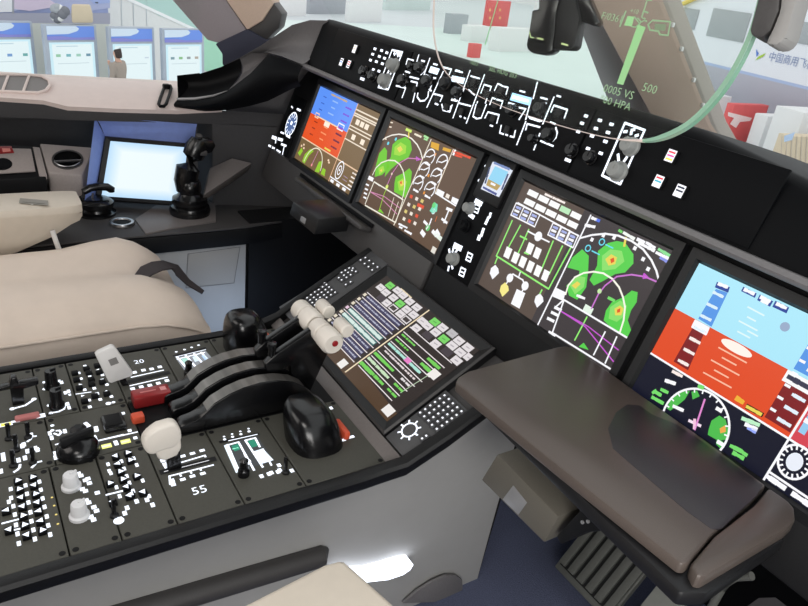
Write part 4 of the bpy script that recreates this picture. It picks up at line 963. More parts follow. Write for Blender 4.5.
# right: second arrow grid
t, mb, a = module('switch_module', 'right pedestal module with arrow buttons beside the white speed brake handle', XB, XR, -0.676, -0.603)
a.k = P5k
B2 = ((122, 365), (212, 345), (295, 325), (130, 410), (140, 425), (230, 395), (315, 370), (248, 445), (355, 475), (265, 490), (178, 520), (290, 545), (200, 580), (398, 580))
for q in B2: a.rect(q, 0.0046, 0.0086, LIT, rot=PI / 2)
a.line([(110, 572), (225, 542)], 0.003, LIT)
k9 = K(0, 430, .297); a.k = k9
a.line([(362, 217), (415, 205)], 0.003, LIT)
for q in ((420, 280), (428, 262), (460, 240), (495, 235), (514, 252), (405, 300)): a.rect(q, 0.0055, 0.009, LIT, rot=PI / 2)
a.disc((400, 305), 0.007, LIT)
mb.build('face_plate', t)
for q in ((172, 308), (255, 285), (185, 360), (272, 335), (205, 412), (222, 463), (315, 440), (245, 515), (135, 490), (355, 550), (265, 575)): arrow(t, P5k(*q))
for q in ((380, 240), (440, 215), (482, 208)): arrow(t, k9(*q))
sw(t, 'toggle', PED.at(*k9(385, 290)), mk_toggle)
# flap and speed brake modules with levers
t, mb, a = module('flap_module', 'left pedestal module with a black slot and number scale beneath the grey paddle handle', XL, XA, -0.603, -0.507)
a.k = P4
a.text('20', (330, 212), 0.013, LIT, rot=PI / 2)
a.line([(278, 318), (495, 270)], 0.003, LIT); a.line([(270, 375), (520, 318)], 0.003, LIT)
for q in ((300, 285), (360, 270), (415, 262), (470, 248), (287, 395), (345, 382), (403, 372), (460, 358), (518, 340)): a.rect(q, 0.008, 0.0075, LIT); 
a.L(1).line([(268, 347), (525, 287)], 0.011, rgb(8, 8, 9))
mb.build('face_plate', t)
fl = thing('flap_lever', 'pale grey flat paddle handle standing on a black stem at the pedestal left', 'lever', PED.w(-0.135, -0.6, 0))
mb = MB(); mb.prism([atX(*q, -0.139) for q in ((94, 352), (97, 349.5), (110, 343.5), (113.5, 344), (132, 370), (130, 373), (110, 380), (107.5, 379))], V((0.012, 0, 0)), 'grip_grey', 0.002)
o = mb.build('paddle', fl)
mb2 = MB(); aa = Art(mb2, Plane((-0.139 + 0.0122, 0, 0), (0, 1, 0), (0, 0, 1)), 0.0002, 'print')
aa.off = 0.0; qs = [aa.p(q) for q in ((108, 360), (116, 357), (119, 363), (111, 366))]; aa.poly(qs, rgb(130, 128, 126), True); mb2.build('printed_mark', o)
mb = MB(); mb.prism([atX(*q, -0.1365) for q in ((117, 377), (124, 374), (131, 390), (132, 398), (126, 400), (123, 386))], V((0.007, 0, 0)), 'gloss_black', 0.001); mb.build('stem', fl)
t, mb, a = module('speed_brake_module', 'right pedestal module with a black slot and scale beneath the white block handle', XB, XR, -0.603, -0.507)
a.k = P5k
a.line([(618, 352), (775, 305)], 0.003, LIT); a.line([(540, 500), (535, 445), (830, 370)], 0.003, LIT)
for q in ((625, 310), (690, 292), (755, 272), (625, 467), (690, 445), (760, 427)): a.rect(q, 0.006, 0.008, LIT)
for q in ((490, 340), (505, 365), (515, 380), (552, 475), (560, 500)): a.rect(q, 0.008, 0.007, LIT)
for q in ((775, 310), (610, 440), (680, 420), (745, 400)): a.rect(q, 0.006, 0.003, LIT)
a.text('55', (735, 538), 0.016, LIT, rot=PI / 2)
a.L(1).line([(485, 418), (835, 330)], 0.011, rgb(8, 8, 9)); a.L(2).line([(500, 416), (560, 400)], 0.0015, rgb(200, 200, 205)); a.line([(620, 386), (800, 340)], 0.0015, rgb(200, 200, 205))
mb.build('face_plate', t)
sb = thing('speed_brake_lever', 'white rounded block handle on a black stem at the pedestal right', 'lever', PED.w(0.118, -0.58, 0))
mb = MB(); mb.prism([atX(*q, 0.108) for q in ((140, 440), (140, 433), (145, 427), (154, 420), (168, 416), (174, 417), (178, 424), (179, 433), (172, 441), (160, 444), (150, 448.5), (144, 447))], V((0.02, 0, 0)), 'grip_white', 0.006, seg=3)
mb.prism([atX(*q, 0.110) for q in ((152, 445), (178, 432), (179, 442), (175, 450), (163, 455), (156, 454))], V((0.016, 0, 0)), 'grip_white', 0.004, seg=3); mb.build('handle', sb)
mb = MB(); mb.prism([atX(*q, 0.113) for q in ((165, 452), (178, 446), (180, 463), (178, 469), (166, 472), (166, 464))], V((0.012, 0, 0)), 'gloss_black', 0.002); mb.build('stem', sb)
# lit scale modules
def scale_module(label, x0, x1, y0, y1, kf, items, knobxy):
    t, mb, a = module('scale_module', label, x0, x1, y0, y1); a.k = kf; items(a); mb.build('face_plate', t)
    xy = PED.at(*knobxy); mb = MB(); mb.off = PED.w(*xy, 0); mb.lathe([(0.009, 0), (0.009, 0.01), (0.0065, 0.013), (0.006, 0.024), (0.007, 0.028), (0.004, 0.031), (0, 0.031)], 'gloss_black', 14, PED.M(*xy, 0)); mb.build('knob', t); return t
PALE = rgb(212, 222, 232)
def it_r(a):
    a.line([(118, 127), (335, 80)], 0.006, rgb(10, 10, 12)); a.L(1).line([(165, 120), (330, 83)], 0.002, LIT)
    for q in ((142, 112), (188, 97), (236, 82), (283, 66)): a.disc(q, 0.0026, LIT); a.disc((q[0] - 3, q[1] - 16), 0.002, LIT)
    a.L(0).poly([(148, 140), (330, 92), (425, 235), (350, 258), (235, 290), (218, 285)], rgb(58, 60, 62))
    a.L(2).line([(215, 300), (148, 150), (160, 145)], 0.005, PALE); a.line([(222, 290), (160, 145), (222, 128), (312, 290)], 0.0035, LIT); a.line([(362, 272), (262, 118), (318, 104), (345, 155)], 0.0035, LIT)
    a.poly([(308, 182), (362, 165), (425, 232), (352, 255)], PALE); a.L(3).line([(362, 168), (412, 262)], 0.003, LIT); a.poly([(180, 150), (220, 138), (232, 170), (200, 182)], rgb(40, 120, 96)); a.poly([(275, 122), (312, 112), (335, 150), (300, 160)], rgb(40, 120, 96))
    a.dashes((190, 168), (222, 160), 0.004, rgb(140, 220, 190), 2); a.disc((265, 242), 0.008, LIT); a.poly([(250, 195), (262, 190), (275, 215), (262, 220)], LIT)
    for q in ((355, 325), (398, 312), (412, 305), (450, 300), (460, 290), (456, 262), (530, 293)): a.rect(q, 0.008, 0.006, LIT)
t = scale_module('lit scale module with a black knob on the pedestal right, nearest the camera', XB, XR, -0.507, -0.41, P6, it_r, P6(252, 318))
sw(t, 'toggle', PED.at(*P6(495, 305)), mk_toggle)
kl5 = K(170, 240, 0.2228)
def it_l(a):
    a.line([(18, 520), (158, 485)], 0.006, rgb(10, 10, 12)); a.L(1).line([(25, 525), (160, 492)], 0.002, LIT)
    for q in ((28, 502), (65, 492), (97, 482), (128, 472)): a.disc(q, 0.0026, LIT)
    a.L(0).poly([(25, 530), (160, 497), (215, 560), (75, 600)], rgb(120, 124, 130)); a.L(2)
    for x in (32, 70, 108, 140): a.line([(x, 532 - x * 0.2), (x + 60, 600 - x * 0.2)], 0.004, LIT)
    a.line([(32, 535), (155, 505)], 0.003, LIT); a.poly([(50, 535), (75, 528), (90, 548), (65, 556)], rgb(150, 190, 180)); a.poly([(100, 525), (120, 518), (135, 540), (112, 548)], rgb(190, 205, 215)); a.poly([(140, 520), (155, 516), (180, 545), (165, 550)], rgb(150, 175, 200))
scale_module('lit scale module with a black knob on the pedestal left, beside the beige seat', XL, XA, -0.507, -0.41, kl5, it_l, kl5(85, 608))
# plain forward plates under the hand rests
for lab, x0, x1 in (('plain grey plate at the front left of the flat pedestal deck', XL, XA), ('plain grey plate at the front right of the flat pedestal deck', XB, XR)):
    t, mb, a = module('cover_plate', lab, x0, x1, -0.41, -0.268)
    if x0 > 0:
        for q in ((242, 404), (252, 470)): pass
        a.rect((351, 437), 0.006, 0.012, LIT); a.rect((343, 440), 0.006, 0.01, LIT); a.rect((331, 408), 0.008, 0.006, LIT)
    mb.build('face_plate', t)
mb = MB(); mb.box((-0.016, -0.4345, ZP - 0.007), (0.124, 0.335, 0.010), 'panel_black', 0.001, seg=1); solo('quadrant_base', mb, 'dark base plate under the thrust lever arches', 'base plate', (-0.016, -0.43, ZP - 0.012))
mb = MB(); mb.prism([P5.w(x, y, -0.014) for x, y in ((-0.27, -0.254), (0.25, -0.254), (0.25, -0.2285), (-0.27, -0.2285))], P5.n * 0.015, 'console_grey', 0.002)
solo('trim_strip', mb, 'light grey cross strip at the foot of the sloping pedestal display', 'trim', P5.w(0, -0.24, -0.014))
# red guard
rg = thing('guarded_switch', 'translucent red guard box beside the thrust lever arches', 'switch', (-0.064, -0.565, ZP))
mb = MB(); mb.box((-0.066, -0.565, ZP + 0.011), (0.03, 0.062, 0.022), 'red_cover', 0.003); mb.build('guard', rg)
mb = MB(); aa = Art(mb, Plane((0, 0, ZP + 0.0222), (1, 0, 0), (0, 1, 0)), 0.0002, 'print'); aa.rect((-0.066, -0.545), 0.012, 0.01, rgb(225, 150, 150), True); aa.rect((-0.066, -0.57), 0.004, 0.026, rgb(205, 120, 120), True); mb.build('printed_mark', rg)
mb = MB(); mb.box((-0.02, -0.598, ZP + 0.005), (0.018, 0.02, 0.014), 'orange_red', 0.003); solo('push_button', mb, 'small orange red button behind the white block handle', 'button', (-0.02, -0.598, ZP))

# ---- thrust levers
tq = thing('thrust_quadrant', 'black glossy triple arched quadrant between the thrust levers', 'quadrant', (-0.015, -0.43, ZP))
ARC = [(-0.548, 0.474), (-0.546, 0.487), (-0.54, 0.491), (-0.525, 0.494), (-0.512, 0.499), (-0.502, 0.507), (-0.49, 0.519), (-0.465, 0.531), (-0.44, 0.538), (-0.41, 0.541), (-0.38, 0.538), (-0.352, 0.529), (-0.33, 0.514), (-0.312, 0.494), (-0.302, 0.474)]
for x in (-0.062, -0.015, 0.032):
    mb = MB()
    mb.prism([V((x - 0.014, y, z)) for y, z in ARC], V((0.028, 0, 0)), 'gloss_black', 0.002)
    top = ARC[5:13]
    mb.loft([[V((x - 0.012, y, z + 0.0006)), V((x + 0.012, y, z + 0.0006))] for y, z in top], 'sheen_bands')
    mb.build('arch', tq)
for i, (x, gx0, gx1, lab) in enumerate(((-0.0385, -0.078, -0.006, 'left white handled thrust lever, black arm, farther from the camera'), (0.0085, -0.002, 0.068, 'right white handled thrust lever with a dark red button on its end'))):
    tl = thing('thrust_lever', lab, 'lever', (x, -0.33, ZP))
    mb = MB()
    mb.prism([V((x - 0.0075, y, z)) for y, z in ((-0.335, 0.475), (-0.305, 0.475), (-0.275, 0.55), (-0.262, 0.59), (-0.268, 0.612), (-0.29, 0.618), (-0.312, 0.606), (-0.375, 0.571), (-0.392, 0.556), (-0.388, 0.54), (-0.37, 0.535), (-0.345, 0.545))], V((0.015, 0, 0)), 'gloss_black', 0.002); mb.build('arm', tl)
    mb = MB(); mb.lathe([(0.0, 0.568), (0.007, 0.568), (0.007, 0.582), (0.009, 0.586), (0.008, 0.592), (0, 0.594)], 'gloss_black', 14, Matrix.Translation((x, -0.378, 0.0))); mb.build('latch_knob', tl)
    R90 = Matrix.Rotation(PI / 2, 4, 'Y')
    mb = MB(); L_ = gx1 - gx0
    mb.lathe([(0, 0), (0.014, 0), (0.0185, 0.004), (0.0195, L_ * 0.42), (0.0165, L_ * 0.46), (0.0165, L_ * 0.5), (0.0205, L_ * 0.54), (0.021, L_ - 0.006), (0.017, L_), (0, L_)], 'grip_white', 28, Matrix.Translation((gx0, -0.291, 0.604)) @ R90)
    g = mb.build('grip', tl)
    mb = MB(); mb.lathe([(0, 0), (0.0115, 0), (0.013, 0.003), (0.013, L_ * 0.5 - 0.002), (0.011, L_ * 0.5), (0, L_ * 0.5)], 'grip_white', 20, Matrix.Translation((gx0 + L_ * 0.3, -0.258, 0.616)) @ R90); mb.build('finger_grip', tl)
    mb = MB(); mb.lathe([(0, 0), (0.0055, 0), (0.0055, 0.002), (0.004, 0.0035), (0, 0.0035)], 'red_button', 16, Matrix.Translation((gx1 - 0.0005, -0.289, 0.606)) @ R90); mb.build('button', g)

# ---- hand rests
def hand_rest(label, x, y, sx, sy, h):
    t = thing('hand_rest', label, 'hand rest', (x, y, ZP)); mb = MB(); rows = []
    for i in range(11):
        f = i / 10; z = ZP + h * math.sin(f * PI / 2) ** 0.9; s_ = math.cos(f * PI / 2) ** 0.42 if i < 10 else 0.02
        r = []
        for k_ in range(28):
            an = 2 * PI * k_ / 28; ca, sa = math.cos(an), math.sin(an)
            r.append(V((x - 0.03 * f * (1 if x > 0 else -0.2) + sx * s_ * abs(ca) ** 0.75 * (1 if ca > 0 else -1), y - 0.012 * f + sy * s_ * abs(sa) ** 0.75 * (1 if sa > 0 else -1), z)))
        rows.append(r)
    mb.loft(rows, 'gloss_black', True, closed=True, caps=True); mb.fix = True; mb.build('dome', t)
    mb = MB(); mb.box((x + 0.002, y + sy + 0.006, ZP + 0.008), (0.045, 0.012, 0.016), 'orange_red', 0.004); mb.build('button', t)['label'] = 'orange red button'
hand_rest('black domed hand rest on the right of the pedestal, nearest the camera', 0.138, -0.352, 0.049, 0.044, 0.063)
hand_rest('black domed hand rest on the left of the pedestal beyond the thrust levers', -0.185, -0.352, 0.046, 0.042, 0.082)
# ------------------------------------------------------------------ tables and boxes under the panel
TZ = 0.69
tb = thing('fold_out_table', 'large brown fold-out table pulled out below the right edge display', 'table', (0.52, -0.1, 0.64))
mb = MB(); mb.prism([atZ(px, py, TZ) for px, py in ((456, 382), (458, 377), (468, 371), (556, 347), (566, 345.5), (577, 348.5), (640, 394), (700, 436), (766, 485), (752, 500), (712, 534), (688, 563), (681, 563), (560, 467), (470, 394))][::-1], V((0, 0, -0.016)), 'table_brown', 0.003); mb.build('leaf', tb)
mb = MB(); mb.prism([atZ(px, py, TZ) for px, py in ((769, 487), (788, 500), (795, 508), (796, 519), (788, 527), (705, 576), (697, 575), (691, 563), (715, 535), (755, 504))][::-1], V((0, 0, -0.02)), 'table_brown', 0.004); mb.build('end_leaf', tb)
mb = MB(); mb.prism([atZ(px, py, TZ + 0.0008) for px, py in ((616, 412), (627, 404), (640, 405), (652, 414), (677, 424), (701, 440), (763, 485), (757, 495), (722, 528), (712, 529), (687, 511), (642, 473), (613, 448), (608, 428))][::-1], V((0, 0, -0.003)), 'table_reflection', 0.0012); mb.build('reflection_leaf', tb)  # thin darker leaf imitates a dark reflection in the table top
mb = MB(); mb.prism([V((x, y, 0.672)) for x, y in ((0.353, -0.063), (0.36, -0.222), (0.735, -0.24), (0.748, -0.215), (0.738, -0.063))][::-1], V((0, 0, -0.02)), 'bezel_dark', 0.004); mb.build('rail', tb)
sl = thing('stowed_table', 'slim dark edge of the stowed table in its slot below the far left display', 'table', PAN.w(-0.48, -0.04, 0.005))
mb = MB(); mb.prism([PAN.w(x, y, 0.008) for x, y in ((-0.672, -0.043), (-0.30, -0.043), (-0.30, -0.031), (-0.672, -0.031))], PAN.n * 0.03, 'trim_grey', 0.004); mb.build('leaf', sl)
mb = MB(); mb.prism([PAN.w(x, y, 0.007) for x, y in ((-0.70, -0.031), (-0.30, -0.031), (-0.30, -0.022), (-0.70, -0.022))], PAN.n * 0.004, 'face_black', 0.001); mb.build('slot', sl)
bp = [atY(px, py, -0.18) for px, py in ((497, 454), (558, 517), (544, 543), (481, 480))]
lat = [atY(px, py, -0.181) for px, py in ((512.8, 485.4), (526.6, 502.8), (518, 515), (502.4, 499.3))]
for sgn, lab in ((1, 'olive grey box with a pale square latch under the fold-out table'), (-1, 'dark grey box with a pale square latch under the far left displays')):
    t = thing('stowage_box', lab, 'box', (sgn * 0.42, -0.12, 0.5))
    mb = MB(); m = 'box_olive' if sgn > 0 else 'bezel_dark'; pts = [V((sgn * p.x, p.y, p.z)) for p in bp]
    if sgn < 0: pts = [atX(*q, x) for q, x in (((293, 201), -0.475), ((318, 219), -0.37), ((314, 235), -0.372), ((289, 214), -0.477))]
    mb.prism(pts, V((0, 0.16 if sgn > 0 else 0.085, 0)), m, 0.003); mb.build('case', t)
    lp_ = [V((p.x, p.y, p.z)) for p in lat] if sgn > 0 else [V((q.x, q.y - 0.001, q.z)) for q in (pts[0].lerp(pts[2], 0.42), pts[0].lerp(pts[2], 0.42) + (pts[1] - pts[0]) * 0.2, pts[0].lerp(pts[2], 0.42) + (pts[1] - pts[0]) * 0.2 + (pts[3] - pts[0]) * 0.42, pts[0].lerp(pts[2], 0.42) + (pts[3] - pts[0]) * 0.42)]
    mb = MB(); mb.prism(lp_, V((0, 0.004, 0)), 'latch_grey', 0.0008); mb.build('latch', t)
mb = MB()
mb.prism([atY(px, py, -0.175) for px, py in ((578, 512), (590, 500), (622, 512), (618, 530), (585, 533), (560, 545), (556, 536))], V((0, 0.13, 0)), 'panel_black', 0.003)
for k_ in range(3): mb.lathe([(0, 0), (0.0025, 0), (0.0025, 0.002), (0, 0.002)], 'latch_grey', 10, Matrix.Translation(atY(583 + 5.5 * k_, 522 - 0.8 * k_, -0.1755)) @ Matrix.Rotation(PI / 2, 4, 'X'))
solo('table_bracket', mb, 'small dark bracket with screw heads right of the olive grey box', 'bracket', tuple(atY(590, 520, -0.15)))

# pedals
def plane3(o, ex, ey): return Plane(o, ex, ey)
PD = Plane((0.3, 0.2, 0.05), (1, 0, 0), (0, 0.62, 0.785))
rpd = thing('rudder_pedal', 'grey rudder pedal plate with six long ribs below the fold-out table', 'pedal', PD.w(0.05, 0.05, -0.02))
mb = MB(); c4 = [PD.at(px, py) for px, py in ((553, 566), (613, 526), (652, 556), (606, 622))]
c4[0] = (c4[0][0], c4[0][1]); y0_, y1_ = c4[0][1], c4[1][1]; x0_, x1_ = c4[0][0], c4[3][0]
mb.prism([PD.w(x0_, y0_, -0.02), PD.w(x1_, y0_, -0.02), PD.w(x1_, y1_ + 0.06, -0.02), PD.w(x0_, y1_ + 0.06, -0.02)], PD.n * 0.016, 'pedal_grey', 0.004)
mb.prism([PD.w(x0_ + 0.008, y0_ + 0.014, -0.006), PD.w(x1_ - 0.008, y0_ + 0.014, -0.006), PD.w(x1_ - 0.008, y1_ + 0.055, -0.006), PD.w(x0_ + 0.008, y1_ + 0.055, -0.006)], PD.n * 0.003, 'slot_black'); mb.build('plate', rpd)
nr = 6
for i in range(nr):
    w_ = (x1_ - x0_) / nr
    mb = MB(); xx = x0_ + (i + 0.5) * w_
    mb.prism([PD.w(xx - w_ * 0.33, y0_ + 0.018, -0.005), PD.w(xx + w_ * 0.33, y0_ + 0.018, -0.005), PD.w(xx + w_ * 0.33, y1_ + 0.055, -0.005), PD.w(xx - w_ * 0.33, y1_ + 0.055, -0.005)], PD.n * 0.009, 'pedal_grey', 0.0012); mb.build('rib', rpd)
mb = MB(); mb.prism([PD.w(x1_ + 0.03, y0_ - 0.02, -0.02), PD.w(x1_ + 0.17, y0_ - 0.02, -0.02), PD.w(x1_ + 0.17, y1_ - 0.02, -0.02), PD.w(x1_ + 0.03, y1_ - 0.02, -0.02)], PD.n * 0.02, 'pedal_light', 0.005)
t = thing('pedal_cover', 'pale plain plate right of the ribbed pedal, near the bottom edge', 'pedal', PD.w(x1_ + 0.1, y0_, -0.02)); mb.build('plate', t)
mb = MB(); mb.prism([PD.w(x1_ + 0.115, y0_ - 0.02, 0.0), PD.w(x1_ + 0.119, y0_ - 0.02, 0.0), PD.w(x1_ + 0.119, y1_ - 0.02, 0.0), PD.w(x1_ + 0.115, y1_ - 0.02, 0.0)], PD.n * 0.001, 'box_olive'); mb.build('seam', t)
hp = [atY(px, py, 0.05) for px, py in ((705, 640), (712, 606), (722, 588), (736, 577), (752, 576))]
mb = MB(); mb.tube(hp, 0.006, 'pedal_grey', 10)
t = thing('pedal_hoop', 'thin pale hoop of a pedal frame under the table end', 'pedal', tuple(hp[2])); mb.build('hoop', t)
mb = MB(); pq = [p + V((0.03, 0.02, -0.02)) for p in hp]; mb.loft([[p, p + V((0.13, 0.02, -0.01))] for p in pq], 'trim_grey'); mb.build('shield', t)

# ------------------------------------------------------------------ left seat
se = thing('pilot_seat', 'beige leather left pilot seat with a dark strap over the cushion front', 'seat', (-0.57, -0.8, 0))
mb = MB(); rows = []
YS = [-1.25, -1.05, -0.9, -0.78, -0.68, -0.6, -0.53, -0.475, -0.435, -0.41, -0.395, -0.387, -0.383]
for y in YS:
    f = max(0, (y + 0.53) / 0.147); drop = 0.05 * f ** 2.2; f2 = min(1, max(0, (y + 0.9) / 0.5))
    r = []
    def pt(x, z): return V((x, y + (0.02 * (x + 0.57) / 0.2 * f2), z))
    r += [pt(-0.765, 0.30), pt(-0.79, 0.36), pt(-0.795, 0.42 - drop * 0.5), pt(-0.78, 0.462 - drop)]
    for i in range(19):
        x = -0.765 + 0.375 * i / 18; u = (x + 0.577) / 0.19
        z = 0.472 + 0.026 * (1 - u * u) - drop
        z += 0.016 * math.exp(-((x + 0.70) / 0.05) ** 2) + 0.004 * math.exp(-((x + 0.45) / 0.05) ** 2) - 0.016 * math.exp(-((x + 0.585) / 0.035) ** 2) * min(1, f2 * 1.2)
        z += 0.0025 * math.sin(x * 70 + y * 24) * math.exp(-((y + 0.62) / 0.12) ** 2)
        z -= 0.012 * max(0, u) ** 2
        z += 0.026 * math.exp(-((x + 0.725) / 0.06) ** 2 - ((y + 0.46) / 0.1) ** 2) + 0.012 * math.exp(-((x + 0.46) / 0.06) ** 2 - ((y + 0.46) / 0.08) ** 2)
        z += 0.004 * math.sin(26 * (y + 0.9 * x) + 1.3) * math.exp(-((x + 0.45) / 0.1) ** 2 - ((y + 0.6) / 0.15) ** 2) + 0.003 * math.sin(40 * (y - 0.7 * x)) * math.exp(-((x + 0.55) / 0.06) ** 2 - ((y + 0.52) / 0.1) ** 2)
        r.append(pt(x, z))
    r += [pt(-0.378, 0.448 - drop), pt(-0.368, 0.42 - drop * 0.6), pt(-0.37, 0.36), pt(-0.385, 0.30)]
    rows.append(r)
last = [V((p.x, p.y + 0.004, min(p.z, 0.415))) for p in rows[-1]]; rows.append(last)
mb.loft(rows, 'leather', True, caps=True); mb.fix = True
cu_ = mb.build('cushion', se)
mb = MB(); mb.tube([V((r[-4].x + 0.003, r[-4].y, r[-4].z + 0.002)) for r in rows[:-1]] + [rows[-2][k_] + V((0, 0.003, -0.012)) for k_ in range(21, 3, -3)], 0.0032, 'leather', 8); mb.build('piping', se)
mb = MB(); sp = [(138, 281, 0.468), (146, 272, 0.484), (157, 267, 0.49), (168, 265.5, 0.483), (177, 271, 0.462), (188, 283, 0.43), (203, 293, 0.408)]
P_ = [atZ(*q) for q in sp]; wd = [0.016, 0.02, 0.02, 0.019, 0.016, 0.008, 0.005]; rws = []
for i, p in enumerate(P_):
    t_ = (P_[min(i + 1, 6)] - P_[max(i - 1, 0)]).normalized(); sd = t_.cross(V((0.3, -0.3, 1)).normalized()).normalized() * wd[i]
    rws.append([p - sd, p - sd + V((0, 0, 0.004)), p + sd + V((0, 0, 0.004)), p + sd])
mb.loft(rws, 'strap', True, closed=True, caps=True); mb.build('strap', se)
mb = MB(); mb.box((-0.58, -0.85, 0.19), (0.34, 0.7, 0.2), 'panel_black', 0.02); mb.box((-0.58, -0.85, 0.045), (0.42, 0.8, 0.09), 'trim_grey', 0.01); mb.build('base', se)
ar = MB(); rws = []
for y, zb, hw in ((-1.3, 0.44, 0.066), (-0.95, 0.425, 0.066), (-0.8, 0.44, 0.066), (-0.7, 0.463, 0.066), (-0.62, 0.495, 0.065), (-0.575, 0.522, 0.062), (-0.553, 0.53, 0.056), (-0.545, 0.54, 0.048)):
    xc = -0.865 + 0.0; zt = 0.578; sh = (0.02 if y > -0.56 else 0)
    rws.append([V((xc + a_ * hw, y + (b_ * 0 ), z)) for a_, z, b_ in ((-0.95, zb + 0.01, 0), (-1, zb + 0.03, 0), (-1, zt - 0.02, 0), (-0.92, zt - 0.004, 0), (-0.75, zt, 0), (0.75, zt - 0.002, 0), (0.92, zt - 0.006, 0), (1.0, zt - 0.02, 0), (0.985, zt - 0.024, 0), (0.93, zb + 0.02, 0), (0.8, zb, 0), (-0.8, zb, 0))])
ar.loft(rws, 'armrest_beige', True, closed=True, caps=True); ar.fix = True
arm = ar.build('armrest', se)
mb = MB(); aa = Art(mb, Plane((0, 0, 0.5785), (1, 0, 0), (0, 1, 0)), 0.0004, 'print'); tp = [aa.p(q) for q in ((20, 198), (48, 200.5), (48, 205.5), (19, 203))]
aa.poly(tp, rgb(150, 146, 138), True); aa.L(1).dashes((23, 202), (46, 204), 0.006, rgb(110, 106, 100), 5); aa.disc((32, 204.5), 0.003, rgb(235, 230, 225)); mb.build('placard', arm)
mb = MB(); mb.tube([V((-0.79, -0.62, 0.52)), V((-0.775, -0.6, 0.42)), V((-0.76, -0.6, 0.3))], [0.006, 0.006, 0.006], 'grip_grey', 8); mb.build('armrest_post', se)

# right seat: only its inner armrest reaches into view
rs = thing('pilot_seat', 'beige armrest end of the right pilot seat at the bottom edge, on its post', 'seat', (0.55, -0.8, 0))
mb = MB(); c_ = [atZ(px, py, 0.58) for px, py in ((236, 607), (333, 558), (345, 559), (398, 606))]
a0, a1, a2, a3 = c_
dv = (a0 - a1).normalized(); pts = [a1 + dv * 0.5, a1 + dv * 0.012, a1.lerp(a2, 0.5) + (a1 - a0).normalized() * 0.0, a2, a3, a3 + (a3 - a2).normalized() * 0.02, a3 + dv * 0.5 + (a3 - a2).normalized() * 0.02]
mb.prism(pts, V((0, 0, -0.055)), 'armrest_beige', 0.008, seg=3); mb.build('armrest', rs)
mb = MB(); e_ = a1 + dv * 0.42; mb.box((e_.x + 0.06, e_.y, 0.265), (0.05, 0.06, 0.53), 'trim_grey', 0.006); mb.box((e_.x + 0.2, e_.y - 0.1, 0.05), (0.4, 0.5, 0.1), 'trim_grey', 0.01); mb.build('base', rs)

# ------------------------------------------------------------------ left side console
CZ = 0.47; CX = -0.83
sc = thing('side_console', 'dark grey left side console with a black edge above a pale lower panel', 'console', (-0.95, -0.5, 0))
mb = MB(); mb.prism([V((x, y, CZ)) for x, y in ((-1.358, -1.5), (CX, -1.5), (CX, -0.12), (-0.86, 0.06), (-1.04, 0.1), (-1.04, -0.16), (-1.336, -0.3))], V((0, 0, -0.006)), 'trim_grey', 0.002)
mb.prism([V((x, y, CZ - 0.007)) for x, y in ((-1.32, -1.5), (CX + 0.002, -1.5), (CX + 0.002, -0.12), (-0.86, 0.058), (-1.04, 0.098), (-1.04, -0.16), (-1.27, -0.3))], V((0, 0, -0.048)), 'panel_black', 0.003); mb.build('worktop', sc)
mb = MB(); mb.prism([V((x, y, 0.415)) for x, y in ((-1.08, -1.5), (CX - 0.004, -1.5), (CX - 0.004, -0.115), (-1.08, -0.115))], V((0, 0, -0.413)), 'side_white', 0.002); lo_ = mb.build('lower_panel', sc)
mb = MB(); PX = Plane((CX - 0.004, 0, 0), (0, 1, 0), (0, 0, 1)); aa = Art(mb, PX, 0.0006, 'print')
aa.frame([(188, 254), (240, 247), (234, 283), (186, 288)], 0.002, rgb(120, 118, 114)); aa.poly([(188, 255), (239, 248), (234, 283), (187, 288)], rgb(168, 164, 158)); mb.build('access_door', lo_)
mb = MB(); mb.prism([atZ(px, py, CZ + 0.004) for px, py in ((135, 219), (163, 200), (215, 200), (216, 221), (172, 228), (146, 233.5))][::-1], V((0, 0, -0.005)), 'console_grey', 0.001); mb.build('stick_plate', sc)
mb = MB(); wp = [atX(210, 168, -1.03), atX(232, 158, -1.0), atX(252, 163, -0.98), atX(204, 195, -0.93)]
mb.prism([wp[0], wp[1], wp[2], wp[3]], V((-0.03, 0.0, -0.035)), 'console_grey', 0.002); mb.build('sunlit_patch', sc)  # grey plate shaped as the patch of sunlight on the dark slope
# dark side lining between sill and console
mb = MB(); rws = []
SI = [(-90, 92, -1.135), (0, 97, -1.12), (43, 100, -1.105), (67, 106, -1.085), (120, 108.5, -1.065), (177, 110, -1.045), (222, 108, -1.02)]
for i_ in SI:
    I = atX(*i_); rws.append([I + V((-0.003, 0, -0.008)), V((I.x - 0.002, I.y, 0.735)), V((I.x - 0.004, I.y, 0.715))])
rws.insert(0, [p + V((-0.02, -0.8, 0)) for p in rws[0]]); e_ = rws[-1]
rws += [[V((x, y, p.z)) for p in e_] for x, y in ((-1.02, -0.1), (-0.97, 0.06), (-0.94, 0.12))]
mb.loft(rws, 'liner_dark', True)
mb.loft([[V((x, y, z)) for z in (0.718, 0.6, 0.47)] for y, x in ((-1.5, -1.36), (-0.9, -1.36), (-0.3, -1.34), (-0.16, -1.12), (-0.15, -1.03), (-0.1, -1.02), (0.06, -0.97), (0.12, -0.94))], 'liner_dark', False); struct('wall_left', mb, 'dark grey side lining below the beige window sill', 'wall')
